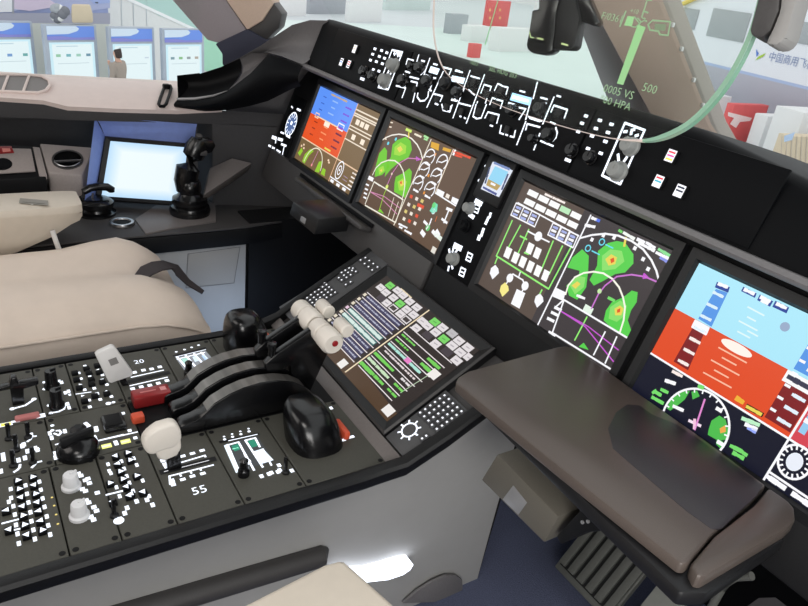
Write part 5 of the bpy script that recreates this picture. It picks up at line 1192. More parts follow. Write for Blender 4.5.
# side stick
q = atZ(190, 213, CZ + 0.004)
ss = thing('side_stick', 'black side stick with a bent grip on a ribbed boot, before the bright side screen', 'control stick', tuple(q))
mb = MB(); mb.lathe([(0, 0), (0.056, 0), (0.058, 0.012), (0.054, 0.024), (0.046, 0.027), (0.05, 0.036), (0.048, 0.048), (0.036, 0.054), (0.031, 0.062), (0.034, 0.072), (0.031, 0.095), (0.026, 0.1), (0, 0.1)], 'gloss_black', 28, Matrix.Translation(q)); mb.build('boot', ss)
mb = MB(); gp = [atX(px, py, q.x) for px, py in ((187, 190), (186, 180), (188, 168), (193, 156), (197, 147), (200, 140))]
mb.tube(gp, [0.024, 0.027, 0.027, 0.024, 0.026, 0.02], 'gloss_black', 14, flat=1.25)
mb.prism([atX(px, py, q.x - 0.016) for px, py in ((190, 150), (192, 140), (199, 135), (209, 137), (213, 143), (209, 150), (200, 152))], V((0.032, 0, 0)), 'gloss_black', 0.006); mb.build('grip', ss)
mb = MB(); mb.lathe([(0, 0), (0.009, 0), (0.009, 0.006), (0, 0.008)], 'trim_grey', 12, Matrix.Translation(atX(199, 137, q.x + 0.002)) @ Matrix.Rotation(0.4, 4, 'Y')); mb.box(atX(203, 153, q.x + 0.018), (0.012, 0.022, 0.014), 'trim_grey', 0.003); mb.build('switch', ss)
# tiller
q = atZ(96.5, 213.5, CZ)
tl = thing('tiller', 'black round tiller with a curved handle beside the beige armrest', 'control wheel', tuple(q))
mb = MB(); mb.lathe([(0, 0), (0.052, 0), (0.052, 0.007), (0.04, 0.011), (0.038, 0.018), (0.046, 0.023), (0.047, 0.036), (0.038, 0.043), (0.02, 0.046), (0, 0.046)], 'gloss_black', 28, Matrix.Translation(q)); mb.build('base', tl)
mb = MB(); hp = [atX(px, py, q.x) for px, py in ((84, 204), (82, 197), (84, 191.5), (90, 188), (98, 186.5), (107, 187), (112, 190), (112.5, 192))]; mb.tube(hp, [0.008, 0.009, 0.01, 0.0105, 0.011, 0.011, 0.0105, 0.006], 'gloss_black', 12); mb.build('handle', tl)
mb = MB(); mb.tube([atX(91, 206, q.x), atX(93, 193, q.x)], 0.003, 'metal', 8); mb.build('pin', tl)
# cup ring
q = atZ(122, 224, CZ + 0.001); mb = MB()
mb.lathe([(0.022, 0.004), (0.024, 0.008), (0.031, 0.008), (0.033, 0.002), (0.033, 0)], 'metal', 28, Matrix.Translation(q)); mb.lathe([(0, 0.001), (0.0225, 0.001), (0.0225, 0.005)], 'face_black', 24, Matrix.Translation(q))
solo('cup_holder', mb, 'round metal rimmed cup holder in the console between tiller and stick', 'cup holder', tuple(q))
# bright side screen in its hooded recess
EX = V((0.419, 0.908, 0)); tau = math.radians(25); EY = V((-0.908 * math.sin(tau), 0.419 * math.sin(tau), math.cos(tau)))
EF = Plane(atZ(100, 198, 0.50), EX, EY)
ef = thing('side_display', 'bright pale blue side display in a recess of the left console', 'display', EF.w(0.11, 0.0, -0.02))
mb = MB(); a = Art(mb, EF, 0.0, 'screen'); a.off = 0
scr = [a.p(q) for q in ((101.5, 196), (181, 201.5), (187.5, 147.5), (110.5, 141))]
a.poly(scr, rgb(188, 224, 255), True)
cen = (sum(p[0] for p in scr) / 4, sum(p[1] for p in scr) / 4)
for i_ in range(12): k_ = 0.985 - 0.03 * i_; g_ = (i_ + 1) / 12; c = rgb(188 + 50 * g_, 224 + 26 * g_, 255); a.L(1 + i_).poly([(cen[0] + (p[0] - cen[0]) * k_, cen[1] + (p[1] - cen[1]) * k_) for p in scr], c, True)
mb.build('screen', ef)
def grow(d, off): return [EF.w(cen[0] + (p[0] - cen[0]) * (1 + d), cen[1] + (p[1] - cen[1]) * (1 + d), off) for p in scr]
mb = MB(); r0 = grow(0.0, 0.0); r1 = grow(0.12, 0.004); r2 = grow(0.16, 0.0)
for A0, A1 in ((r0, r1), (r1, r2), (r2, grow(0.16, -0.02))):
    for i in range(4):
        j = (i + 1) % 4; mb.poly([A0[i], A0[j], A1[j], A1[i]], 'bezel_dark')
mb.build('bezel', ef)
mat('recess_screenlit', rgb(136, 156, 222), 0.6, scale=60)  # grey recess coloured blue for the light of the screen
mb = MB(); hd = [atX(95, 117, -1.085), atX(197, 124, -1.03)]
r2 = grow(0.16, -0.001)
mb.loft([[r2[3], r2[3].lerp(hd[0], 0.5) + V((0, 0, 0.008)), hd[0]], [r2[2], r2[2].lerp(hd[1], 0.5) + V((0, 0, 0.008)), hd[1]]], 'recess_screenlit', True)
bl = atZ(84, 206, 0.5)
mb.poly([r2[0], r2[3], hd[0], bl], 'recess_screenlit'); mb.poly([r2[2], r2[1], V((r2[1].x + 0.02, r2[1].y + 0.03, r2[1].z)), hd[1]], 'liner_dark'); mb.build('hood', ef)
# vent box and mask box further aft
VN = V((0.42, -0.1, 0.9)).normalized(); VO = atX(67.7, 159.7, -1.15); VE = V((0.1, 0.98, 0)); VE = (VE - VN * VE.dot(VN)).normalized()
VP = Plane(VO, VE, VN.cross(VE))
def onV(px, py, off=0): x, y = VP.at(px, py, off); return VP.w(x, y, off)
vb = thing('vent_box', 'light grey console block with a round air vent beside the bright side display', 'vent', tuple(VO + V((0, 0, -0.15))))
kv = K(0, 130, 0.198)
mb = MB(); mb.prism([onV(*kv(*q)) for q in ((200, 66), (478, 88), (415, 228), (244, 214))], V((0, 0, -0.14)), 'console_light', 0.004); mb.build('case', vb)
mb = MB(); M = VP.M(0, 0, 0); mb.lathe([(0.041, 0), (0.041, 0.002), (0.037, 0.003), (0.034, -0.004)], 'trim_grey', 28, M); mb.lathe([(0, 0.0006), (0.036, 0.0006)], 'face_black', 24, M); mb.build('ring', vb)
mb = MB(); mb.box((0, -0.009, 0.003), (0.068, 0.006, 0.004), 'metal', 0.001, M); mb.tube([M @ V((0.034 * math.cos(t_), -0.004 + 0.028 * math.sin(t_), 0.003)) for t_ in [PI + PI * i / 10 for i in range(11)]], 0.002, 'metal', 6); mb.build('louvre', vb)
ob = thing('mask_box', 'grey flat mask box with a red label at the left edge of the console', 'box', tuple(onV(20, 170) + V((0, 0, -0.15))))
mb = MB(); mb.prism([onV(*kv(*q)) for q in ((-160, 58), (165, 82), (235, 235), (-150, 262))], V((0, 0, -0.14)), 'panel_black', 0.003)
mb.prism([onV(*kv(*q), 0.001) for q in ((165, 84), (200, 88), (238, 232), (198, 232))], V((0, 0, -0.01)), 'console_light', 0.001); mb.build('case', ob)
mb = MB(); mb.prism([onV(*kv(*q), 0.004) for q in ((-120, 92), (158, 100), (180, 212), (-120, 232))], VN * 0.004, 'console_light', 0.001); lid = mb.build('lid', ob)
mb = MB(); mb.prism([onV(*kv(*q), 0.0085) for q in ((-10, 84), (58, 84), (72, 116), (-10, 122))], VN * 0.002, 'red_cover', 0.0006); 
aa = Art(mb, VP, 0.0108, 'print', kv); aa.poly([(10, 92), (50, 92), (55, 108), (14, 112)], rgb(240, 150, 140)); mb.build('label_tag', lid)
mb = MB(); xy = VP.at(*kv(12, 172), 0.009); M = VP.M(xy[0], xy[1], 0.0085); mb.lathe([(0, 0), (0.024, 0), (0.022, 0.003), (0, 0.003)], 'face_black', 20, M); mb.build('finger_hole', lid)

# ------------------------------------------------------------------ sill, windows, posts
SI = [(-90, 92, -1.135), (0, 97, -1.12), (43, 100, -1.105), (67, 106, -1.085), (120, 108.5, -1.065), (177, 110, -1.045), (222, 108, -1.02)]
SO = [(-90, 68, -1.32), (0, 71.5, -1.30), (40, 74, -1.29), (62, 75, -1.285), (118, 78, -1.27), (178, 81, -1.25), (224, 83, -1.22)]
mb = MB(); rws = []
for i_, o_ in zip(SI, SO):
    I = atX(*i_); O = atX(*o_); rws.append([O + V((-0.04, 0, -0.03)), O + V((-0.02, 0, -0.01)), O, O.lerp(I, 0.5) + V((0, 0, 0.006)), O.lerp(I, 0.9) + V((0, 0, 0.006)), I + V((0.004, 0, 0.0)), I + V((-0.002, 0, -0.012)), I + V((-0.06, 0, -0.03))])
d0 = rws[0][0] - rws[1][0]; rws.insert(0, [p + V((-0.02, -0.8, 0)) for p in rws[0]])
mb.loft(rws, 'liner_beige', True); struct('trim_1', mb, 'pinkish beige sill below the left side window', 'sill')
A_ = rws[2][2]; B_ = rws[6][2]; Cc = rws[4][4]
SE = (B_ - A_).normalized(); SN = SE.cross((Cc - A_)).normalized()
if SN.z < 0: SN = -SN
SP = Plane(A_ + SN * 0.002, SE, SN.cross(SE))
def onS(px, py, off=0.006): x, y = SP.at(px, py, off); return SP.w(x, y, off)
gr = [onS(*q) for q in ((-40, 72.5), (0, 75), (30, 75.5), (42, 77), (49, 81), (50, 86), (46, 91), (38, 93.5), (25, 93), (0, 92), (-40, 90))]
dv_ = thing('defroster_grille', 'pale rounded air outlet grille set in the sill at the left edge', 'grille', tuple(gr[4]))
mb = MB(); mb.prism(gr, SN * -0.004, 'console_grey', 0.0); mb.v = [p - SN * 0.0 for p in mb.v]; mb.fix = True; mb.build('well', dv_)
mb = MB(); mb.tube([p + SN * 0.002 for p in gr], 0.004, 'liner_beige', 8, closed=True); mb.build('rim', dv_)
for x_ in (8, 29): mb = MB(); mb.tube([onS(x_, 76, 0.008), onS(x_ - 6, 92, 0.008)], 0.0035, 'liner_beige', 8); mb.build('bar', dv_)
ck = K(110, 0, 0.1858)
mb = MB(); rg_ = [onS(*ck(*q), 0.008) for q in ((262, 560), (272, 525), (290, 475), (305, 462), (325, 462), (330, 475), (318, 515), (302, 560), (290, 572), (270, 572))]
mb.tube(rg_, 0.0045, 'face_black', 8, closed=True); mb.build('ring', t := thing('coat_clip', 'small dark oval clip on the beige sill before the hood end', 'clip', tuple(rg_[0])))
mb = MB(); mb.box(onS(*ck(303, 465), 0.01), (0.02, 0.02, 0.014), 'face_black', 0.004); mb.build('hinge', t)

def pane(name, pts, lab, vec=(0.0, 0.006, 0)):
    mb = MB(); mb.prism(pts, V(vec), 'window_glass'); o = struct(name, mb, lab, 'window'); return o
pane('window_1', [V((-1.33, -2.1, 0.85)), V((-1.30, -0.9, 0.80)), V((-1.2, -0.02, 0.79)), V((-1.12, -0.3, 1.55)), V((-1.2, -2.1, 1.6))], 'left side window pane beyond the beige sill', (-0.006, 0, 0))
UP = V((0, -0.66, 0.75)); WB = V((0, 0.5, 0.955))
pane('window_2', [WB + V((-1.12, -0.2, 0.0)), WB + V((-0.06, 0, 0)), WB + V((-0.06, 0, 0)) + UP * 0.85, WB + V((-0.95, -0.2, 0)) + UP * 0.8], 'left windshield pane in front of the hood')
pane('window_3', [WB + V((0.06, 0, 0)), WB + V((1.15, -0.15, 0)), WB + V((0.98, -0.15, 0)) + UP * 0.8, WB + V((0.06, 0, 0)) + UP * 0.85], 'right windshield pane beyond the combiner glass')
# left post
base = atX(218, 62, -1.15); PN = V((0.78, -0.62, 0)).normalized()
def onP(px, py, off=0): return meet(px, py, base + PN * off, PN)
mb = MB()
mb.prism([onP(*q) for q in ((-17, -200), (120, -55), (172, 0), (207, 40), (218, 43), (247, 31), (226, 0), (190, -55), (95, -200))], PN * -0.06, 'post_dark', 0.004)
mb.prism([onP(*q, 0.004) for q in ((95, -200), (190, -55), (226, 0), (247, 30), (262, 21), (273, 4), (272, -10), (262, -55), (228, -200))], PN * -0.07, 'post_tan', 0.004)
mb.prism([onP(*q, -0.004) for q in ((262, 20), (273, 2), (282, 14), (279, 28), (262, 44), (246, 40), (246, 30))], PN * -0.06, 'trim_grey', 0.003)
mb.prism([onP(*q, 0.006) for q in ((215, 44), (247, 29), (266, 40), (275, 62), (238, 92), (228, 72), (222, 64), (222, 54))], PN * -0.06, 'boot_navy', 0.004)
struct('trim_2', mb, 'grey brown window post at the left with a navy foot', 'post')
# centre post
LV = V((0, -0.8, 1))
A0, A1, A2 = atZ(606, 97, 0.96), atZ(655, 126, 0.96), atZ(716, 130, 0.96)
def postface(P, Q, pts, m, dep):
    n = (Q - P).cross(LV).normalized(); return mb.prism([meet(px, py, P, n) for px, py in pts], dep, m, 0.001)
mb = MB()
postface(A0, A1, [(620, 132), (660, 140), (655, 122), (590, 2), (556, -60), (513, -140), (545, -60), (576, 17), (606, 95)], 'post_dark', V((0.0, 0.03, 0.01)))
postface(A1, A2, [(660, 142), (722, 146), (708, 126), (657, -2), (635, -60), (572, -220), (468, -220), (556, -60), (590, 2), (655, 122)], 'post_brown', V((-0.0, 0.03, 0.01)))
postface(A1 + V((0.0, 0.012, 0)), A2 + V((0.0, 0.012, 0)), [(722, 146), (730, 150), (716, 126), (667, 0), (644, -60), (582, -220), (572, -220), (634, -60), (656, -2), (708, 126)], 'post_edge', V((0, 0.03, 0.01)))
for px, py in ((683, 49), (695, 80), (704, 105), (674, 25)):
    n = (A2 - A1).cross(LV).normalized(); p = meet(px, py, A1, n); mb.box(p + V((0, -0.004, 0)), (0.006, 0.006, 0.008), 'hall_white', 0.001)
struct('trim_3', mb, 'brown centre windshield post seen through the combiner glass', 'post')

# ------------------------------------------------------------------ head-up display
HN = V((0.10, -0.97, 0.2)).normalized(); HO = atY(600, 80, -0.34); HE = V((0.97, 0.1, 0)); HE = (HE - HN * HE.dot(HN)).normalized()
HP = Plane(HO, HE, HN.cross(HE))
HPX = [(437, -40), (435, 8), (434.5, 30), (437, 48), (441, 62), (448, 75), (462, 86), (480, 97), (505, 108), (535, 118.5), (575, 130.5), (610, 139), (638, 142.5), (655, 142), (672, 137), (692, 126), (712, 107), (730, 84), (745, 58), (756, 33), (764, 5), (772, -40)]
ho = [HP.at(*q) for q in HPX]
hud = thing('head_up_display', 'clear combiner glass with a green edge and green symbols hanging before the windshield', 'head-up display', HP.w(0, 0, 0))
def smooth2(L_, n=2):
    for _ in range(n):
        r = [L_[0]]
        for p, q in zip(L_, L_[1:]): r += [(p[0] * .75 + q[0] * .25, p[1] * .75 + q[1] * .25), (p[0] * .25 + q[0] * .75, p[1] * .25 + q[1] * .75)]
        L_ = r + [L_[-1]]
    return L_
ho = smooth2(ho)
mb = MB(); mb.poly([HP.w(x, y, 0.0025) for x, y in ho], 'combiner_glass'); mb.poly([HP.w(x, y, -0.0025) for x, y in ho][::-1], 'combiner_glass'); gl = mb.build('glass', hud)
mat('edge_pale', rgb(214, 196, 190), 0.3, scale=30)
mb = MB(); n_ = len(ho); rws = []
for i, (x, y) in enumerate(ho):
    u0 = HP.at(470, 90)[0]; hw_ = 0.0012 + 0.0018 * max(0, min(1, (i - n_ * 0.5) / (n_ * 0.1))); rws.append([HP.w(x, y, 0.0028), HP.w(x, y, 0.0028 - 2 * hw_)])
cut = int(n_ * 0.58)
mb.loft(rws[cut:], 'green_edge', False)
mb.loft(rws[:cut + 1], 'edge_pale', False)
# ground rim seen on the face of the glass
def inset(i, d):
    a_, b_ = V((*ho[max(i - 1, 0)], 0)), V((*ho[min(i + 1, n_ - 1)], 0)); t_ = (b_ - a_).normalized(); return (ho[i][0] - t_.y * d, ho[i][1] + t_.x * d)
rim_ = [[HP.w(*ho[i], 0.003), HP.w(*inset(i, 0.0006 + 0.003 * max(0, min(1, (i - cut * 0.9) / (n_ * 0.12)))), 0.003)] for i in range(n_)]
mb.loft(rim_[cut:], 'green_edge', False); mb.loft(rim_[:cut + 1], 'edge_pale', False)
mb.build('edge', hud)
HG = rgb(150, 206, 140); HG2 = rgb(140, 176, 132)
mb = MB(); kh = K(580, 0, 0.1815); a = Art(mb, HP, 0.0034, 'screen', kh)
a.poly([(203, 460), (318, 135), (362, 150), (238, 468)], HG)
a.line([(395, 2), (370, 0), (340, 95)], 0.0012, HG2); a.line([(352, 62), (375, 70)], 0.0012, HG2); a.line([(345, 100), (360, 103)], 0.001, HG2)
a.line([(252, 62), (220, 145)], 0.0014, HG2); a.poly([(262, 88), (300, 92), (285, 146), (243, 140)], HG); a.line([(300, 92), (328, 130), (305, 150), (285, 146)], 0.001, HG2)
a.line([(318, 100), (335, 118), (328, 135)], 0.001, HG2); a.line([(340, 120), (355, 112), (368, 118)], 0.001, HG2)
a.frame([(375, 135), (400, 112), (498, 120), (485, 195), (440, 190), (432, 172), (385, 165)], 0.0012, HG2); a.poly([(412, 130), (475, 134), (468, 172), (410, 162)], rgb(120, 140, 108))
RH = math.atan2(HP.at(*kh(275, 525))[1] - HP.at(*kh(150, 490))[1], HP.at(*kh(275, 525))[0] - HP.at(*kh(150, 490))[0])
mb.build('symbols', gl)
def hud_text(t_, k_, q, h_):
    mb = MB(); a = Art(mb, HP, 0.0034, 'screen', k_); a.text(t_, q, h_, HG2, RH); mb.build('readout', gl)
for t_, q, h_ in (('0005 VS', (212, 505), 0.0062), ('*00 HPA', (195, 565), 0.0062), ('500', (385, 487), 0.0062), ('F/0361', (175, 95), 0.0055), ('+10', (300, 62), 0.0035)): hud_text(t_, kh, q, h_)
hud_text('SEL HDG 353', K(450, 60, .1485), (355, 80), 0.0045); hud_text('1013', K(450, 60, .1485), (165, 20), 0.004)
mb = MB(); a = Art(mb, HP, 0.0034, 'screen', K(400, 0, 0.198)); a.line([(495, 0), (430, 225)], 0.0012, rgb(120, 190, 130)); mb.build('guide_line', gl)
for pts_, w_, c_ in (([(78, 258), (85, 300), (112, 306)], 0.0009, rgb(200, 226, 160)), ([(140, 308), (186, 318)], 0.0014, rgb(200, 220, 150)), ([(336, 352), (386, 366)], 0.0014, rgb(190, 210, 140))):
    mb = MB(); Art(mb, HP, 0.0034, 'screen', K(520, 0, 0.1238)).line(pts_, w_, c_); mb.build('mark', gl)

mb = MB(); kc = K(668, 0, 0.1733)
def onH(px, py, off): x, y = HP.at(px, py, off); return HP.w(x, y, off)
mb.prism([onH(*kc(*q), 0.012) for q in ((560, -160), (515, 0), (468, 175), (478, 200), (505, 216), (545, 214), (592, 175), (640, 60), (660, -160))], HP.n * -0.02, 'trim_grey', 0.002)
o = mb.build('clamp', hud); o['label'] = 'dark grey side of the glass clamp'
mb = MB(); mb.prism([onH(*kc(*q), 0.014) for q in ((660, -160), (640, 60), (592, 180), (556, 240), (575, 258), (620, 262), (660, 240), (690, 190), (742, 0), (770, -160))], HP.n * -0.022, 'shell_grey', 0.003); o = mb.build('clamp', hud); o['label'] = 'pale grey side of the glass clamp'
mb = MB(); tpz = onH(*kc(660, -160), 0.0); mb.tube([tpz, tpz + V((0.02, -0.05, 0.15)), tpz + V((0.0, -0.16, 1.765 - tpz.z))], 0.014, 'trim_grey', 12); mb.build('arm', hud)
kd = K(520, 0, 0.1238)
BN = V((0.5, -0.85, 0.1)).normalized(); BO = atY(555, 30, 0.12)
def onB(px, py, off=0): return meet(px, py, BO + BN * off, BN)
cmp_ = thing('standby_compass', 'black boxy unit with a rounded foot hanging beside the centre post', 'instrument', tuple(onB(550, 30)))
mb = MB(); mb.prism([onB(*kd(*q), 0.02) for q in ((150, -60), (150, 75), (97, 82), (72, 250), (50, 360), (60, 400), (100, 430), (160, 441), (220, 432), (262, 405), (280, 250), (290, 120), (330, -60))], BN * -0.05, 'gloss_black', 0.003); mb.build('body', cmp_)
mb = MB(); mb.prism([onB(*kd(*q), 0.012) for q in ((270, 120), (300, -60), (440, -60), (482, 150), (455, 290), (440, 375), (410, 402), (262, 395))], BN * -0.05, 'black_plastic', 0.003); mb.build('case', cmp_)
mb = MB(); mb.prism([onB(*kd(*q), 0.0) for q in ((300, -300), (330, -60), (330, 20), (470, 160), (600, 212), (640, 175), (570, 20), (540, -60), (500, -300))], BN * -0.04, 'gloss_black', 0.003); tq_ = onB(*kd(420, -280), -0.02); mb.tube([tq_, tq_ + V((0, -0.12, 0.2)), V((tq_.x, -0.23, 1.765))], 0.016, 'gloss_black', 12); mb.build('arm', cmp_)
# ------------------------------------------------------------------ cockpit shell
mb = MB(); mb.box((0.0, -0.85, -0.03), (2.9, 2.7, 0.06), 'carpet'); struct('floor', mb, 'dark blue carpet on the cockpit floor', 'floor')
mb = MB(); mb.box((0.0, 0.49, 0.45), (2.3, 0.02, 0.9), 'panel_black'); struct('wall_front', mb, 'black bulkhead in front of the footwells', 'wall')
mb = MB(); mb.box((0.0, -2.19, 0.9), (2.9, 0.03, 1.8), 'shell_grey'); struct('wall_back', mb, 'grey rear wall of the cockpit', 'wall')
mb = MB(); mb.box((1.44, -0.85, 0.42), (0.03, 2.7, 0.84), 'shell_grey'); mb.box((1.44, -1.75, 1.3), (0.03, 0.9, 0.95), 'shell_grey'); struct('wall_right', mb, 'grey right side wall of the cockpit', 'wall')
mb = MB(); mb.box((0, -1.2, 1.78), (2.9, 2.0, 0.03), 'shell_grey'); struct('ceiling', mb, 'grey cockpit ceiling', 'ceiling')
mb = MB(); mb.box((-0.9, 0.18, 0.24), (0.1, 0.56, 0.47), 'panel_black'); mb.box((0.9, 0.18, 0.24), (0.04, 0.5, 0.47), 'panel_black'); struct('trim_4', mb, 'black footwell lining', 'trim')
pane('window_4', [V((1.43, -1.3, 0.84)), V((1.43, 0.3, 0.84)), V((1.2, -0.1, 1.6)), V((1.3, -1.3, 1.7))], 'right side window pane beside the camera', (0.006, 0, 0))

# ------------------------------------------------------------------ exhibition hall outside
HZ = -3.1
mb = MB(); mb.box((-60, 40, HZ - 0.05), (220, 190, 0.1), 'hall_floor'); struct('hall_floor', mb, 'pale floor of the exhibition hall outside', 'floor')
KT = -1.0
mat('mural', rgb(150, 160, 200), 0.7, scale=0.5, var=0.4)
kdefs = [(-24, 32, 21, 'kiosk cut off by the left frame edge, blue header over a pale screen'), (43, 96, 24.5, 'kiosk second from the left, blue header over a pale screen with small pictures'), (108, 154, 27, 'kiosk behind the standing person, blue header over a pale screen'), (162, 204, 28.5, 'kiosk nearest the window post, blue header over a pale screen')]
kpos = []
for i, (x0, x1, yt, lab) in enumerate(kdefs):
    p0 = atZ(x0, yt, KT); p1 = atZ(x1, yt + 0.4, KT); e = (p1 - p0); e.z = 0; w_ = e.length; e.normalize()
    n = V((e.y, -e.x, 0)); 
    if n.dot(CAM - p0) < 0: n = -n
    kp = Plane((p0.x, p0.y, HZ), e, V((0, 0, 1))); H = KT - HZ
    t = thing('information_kiosk', lab, 'kiosk', tuple(kp.w(w_ / 2, 0, 0)), 'kiosks along the hall stand')
    s_ = 1 if kp.n.dot(n) > 0 else -1
    mb = MB(); mb.prism([kp.w(x, y, 0) for x, y in ((0, 0), (w_, 0), (w_, H), (0, H))], kp.n * (-0.12 * s_), 'kiosk_frame', 0.01); mb.build('frame', t)
    def KA_(u, v): return (u * w_, H * v)
    px2v = lambda dy: 1 - dy
    hd_ = 0.36
    mb = MB(); a = Art(mb, kp, 0.004 * s_, 'print')
    a.z = a.b
    a.poly([KA_(0.05, 0.845), KA_(0.95, 0.845), KA_(0.95, 0.985), KA_(0.05, 0.985)], rgb(120, 156, 240), True)
    a.z = a.b + 0.003 * s_
    a.poly([KA_(0.05, 0.90), KA_(0.45, 0.905), KA_(0.62, 0.935), KA_(0.66, 0.96), KA_(0.6, 0.985), KA_(0.05, 0.985)], rgb(222, 236, 252), True)
    a.z = a.b + 0.006 * s_
    a.poly([KA_(0.05, 0.845), KA_(0.95, 0.845), KA_(0.95, 0.872), KA_(0.55, 0.868), KA_(0.3, 0.885), KA_(0.05, 0.882)], rgb(146, 146, 220), True)
    mb.build('header', t)
    mb = MB(); a = Art(mb, kp, 0.004 * s_, 'screen'); a.z = a.b
    a.poly([KA_(0.07, 0.35), KA_(0.93, 0.35), KA_(0.93, 0.82), KA_(0.07, 0.82)], rgb(206, 238, 250), True)
    a.z = a.b + 0.003 * s_
    a.poly([KA_(0.12, 0.4), KA_(0.88, 0.4), KA_(0.88, 0.8), KA_(0.12, 0.8)], rgb(232, 246, 250), True)
    a.z = a.b + 0.006 * s_
    a.line([KA_(0.2, 0.78), KA_(0.6, 0.78)], 0.02, rgb(190, 214, 226), True)
    cols = [[rgb(90, 130, 200), rgb(120, 160, 210), rgb(110, 170, 170)], [rgb(150, 200, 170), rgb(120, 180, 190), rgb(160, 205, 190), rgb(110, 150, 170)], [rgb(200, 224, 228), rgb(200, 214, 228)], [rgb(130, 160, 170), rgb(140, 190, 140), rgb(150, 160, 165), rgb(180, 170, 160)]][i]
    for j, c in enumerate(cols): a.rect(KA_(0.22 + 0.58 * j / max(1, len(cols) - 1), 0.655 + (0.01 if i != 1 else 0.03)), 0.11, 0.06 if i != 2 else 0.03, c, True)
    a.line([KA_(0.2, 0.6), KA_(0.8, 0.6)], 0.015, rgb(200, 216, 224), True)
    mb.build('screen', t)
    kpos.append((kp, w_, n))
# mural wall and white wall behind the kiosks
def wall_between(name, pa, pb, ztop, m, thick=0.1, zb=HZ):
    a_, b_ = V((pa.x, pa.y, zb)), V((pb.x, pb.y, zb)); mb = MB(); d = (b_ - a_).normalized(); n = V((-d.y, d.x, 0)); 
    if n.dot(CAM - a_) > 0: n = -n
    mb.prism([a_, b_, V((b_.x, b_.y, ztop)), V((a_.x, a_.y, ztop))], n * thick, m); return mb, a_, b_, n
ZM = -2.2
pa, pb = atZ(-60, 22, -1.55), atZ(110, 23.5, -1.55)
# low partition that carries the mural, standing behind the kiosks
ma_, mb_ = atZ(-60, 21, -1.2), atZ(109, 24, -1.2)
m_, a_, b_, n_v = wall_between('m', ma_, mb_, 1.2, 'mural')
MU = Plane(a_, (b_ - a_), V((0, 0, 1)))
s_ = 1 if MU.n.dot(CAM - a_) > 0 else -1
ar_ = Art(m_, MU, 0.01 * s_, 'print'); ar_.z = ar_.b
def rr(q, c, zz=0): ar_.z = ar_.b + 0.004 * zz * s_; ar_.poly(q, c)
rr([(-60, -30), (110, -30), (110, 8), (70, 14), (40, 5), (10, 12), (-60, 14)], rgb(182, 188, 222)); rr([(14, 0), (50, 0), (60, 6), (30, 11), (14, 9)], rgb(222, 206, 226), 1); rr([(80, -10), (110, -10), (110, 3), (94, 4)], rgb(170, 186, 232), 1)
rr([(-60, 13), (110, 13), (110, 24), (-60, 22)], rgb(176, 176, 192), 1); rr([(-60, 22), (109, 24), (109, 110), (-60, 110)], rgb(214, 216, 208), 1); rr([(-60, -30), (11, -30), (12, 12), (-60, 13)], rgb(240, 240, 244), 2); rr([(11, -30), (14, -30), (14, 14), (12, 14)], rgb(170, 172, 180), 2); rr([(95, 2), (98, 2), (98, 3.5), (95, 3)], rgb(90, 96, 110), 2)
solo('mural_wall', m_, 'stand wall with a hazy blue mauve cloud mural above the left kiosks', 'wall panel', tuple(a_))
ma_, mb_ = atZ(109, 24, -1.25), atZ(238, 24, -1.6)
m_, a_, b_, n_v = wall_between('w', ma_, mb_, 1.6, 'hall_white')
MU = Plane(a_, (b_ - a_), V((0, 0, 1))); s_ = 1 if MU.n.dot(CAM - a_) > 0 else -1
ar_ = Art(m_, MU, 0.01 * s_, 'print'); ar_.z = ar_.b
for x_ in (121, 133, 146): ar_.line([(x_, -10), (x_ + 1, 26)], 0.035, rgb(200, 206, 212))
ar_.poly([(123, -6), (160, -6), (240, 26), (240, 70), (205, 70), (205, 32), (160, 16)], rgb(184, 216, 210)); ar_.z += 0.004 * s_; ar_.line([(126, -2), (200, 32)], 0.09, rgb(248, 248, 250))
ar_.z = ar_.b + 0.006 * s_; ar_.poly([(203, 32), (240, 40), (240, 80), (203, 70)], rgb(172, 222, 196))
solo('stand_wall', m_, 'tall white stand wall with thin seams above the right kiosks', 'wall panel', tuple(a_))
for p, (x0, x1, y0, y1, lab) in enumerate(((72, 93, 7, 23, 'beige block with a dark knob on top of the second kiosk line'),)):
    pA, pB = atZ(x0, y1, KT + 0.04), atZ(x1, y1, KT + 0.04); mb = MB(); dd_ = (pB - pA); h_ = dd_.length * 0.72
    mb.prism([pA, pB, pB + V((0, 0, h_ * 0.5)), pB.lerp(pA, 0.1) + V((0, 0, h_)), pA.lerp(pB, 0.05) + V((0, 0, h_)), pA + V((0, 0, h_ * 0.5))], V((-0.25, 0.05, 0)), 'hall_beige', 0.03); 
    solo('storage_bin', mb, 'small beige bin resting above the second kiosk', 'bin', tuple(pA))
pA = atZ(61, 22, KT + 0.04); mb = MB()
for i in range(16):
    r_ = random.uniform(0.05, 0.12); b = bmesh.new(); bmesh.ops.create_icosphere(b, subdivisions=2, radius=r_)
    mb.bm(b, random.choice(['hall_grey', 'hall_dark', 'hall_white']), True, Matrix.Translation(pA + V((random.uniform(-0.05, 0.05), random.uniform(-0.17, 0.17), abs(random.gauss(0.14, 0.1)) + 0.03))))
solo('flower_arrangement', mb, 'grey white clump of flowers beside the small beige bin', 'flowers', tuple(pA))

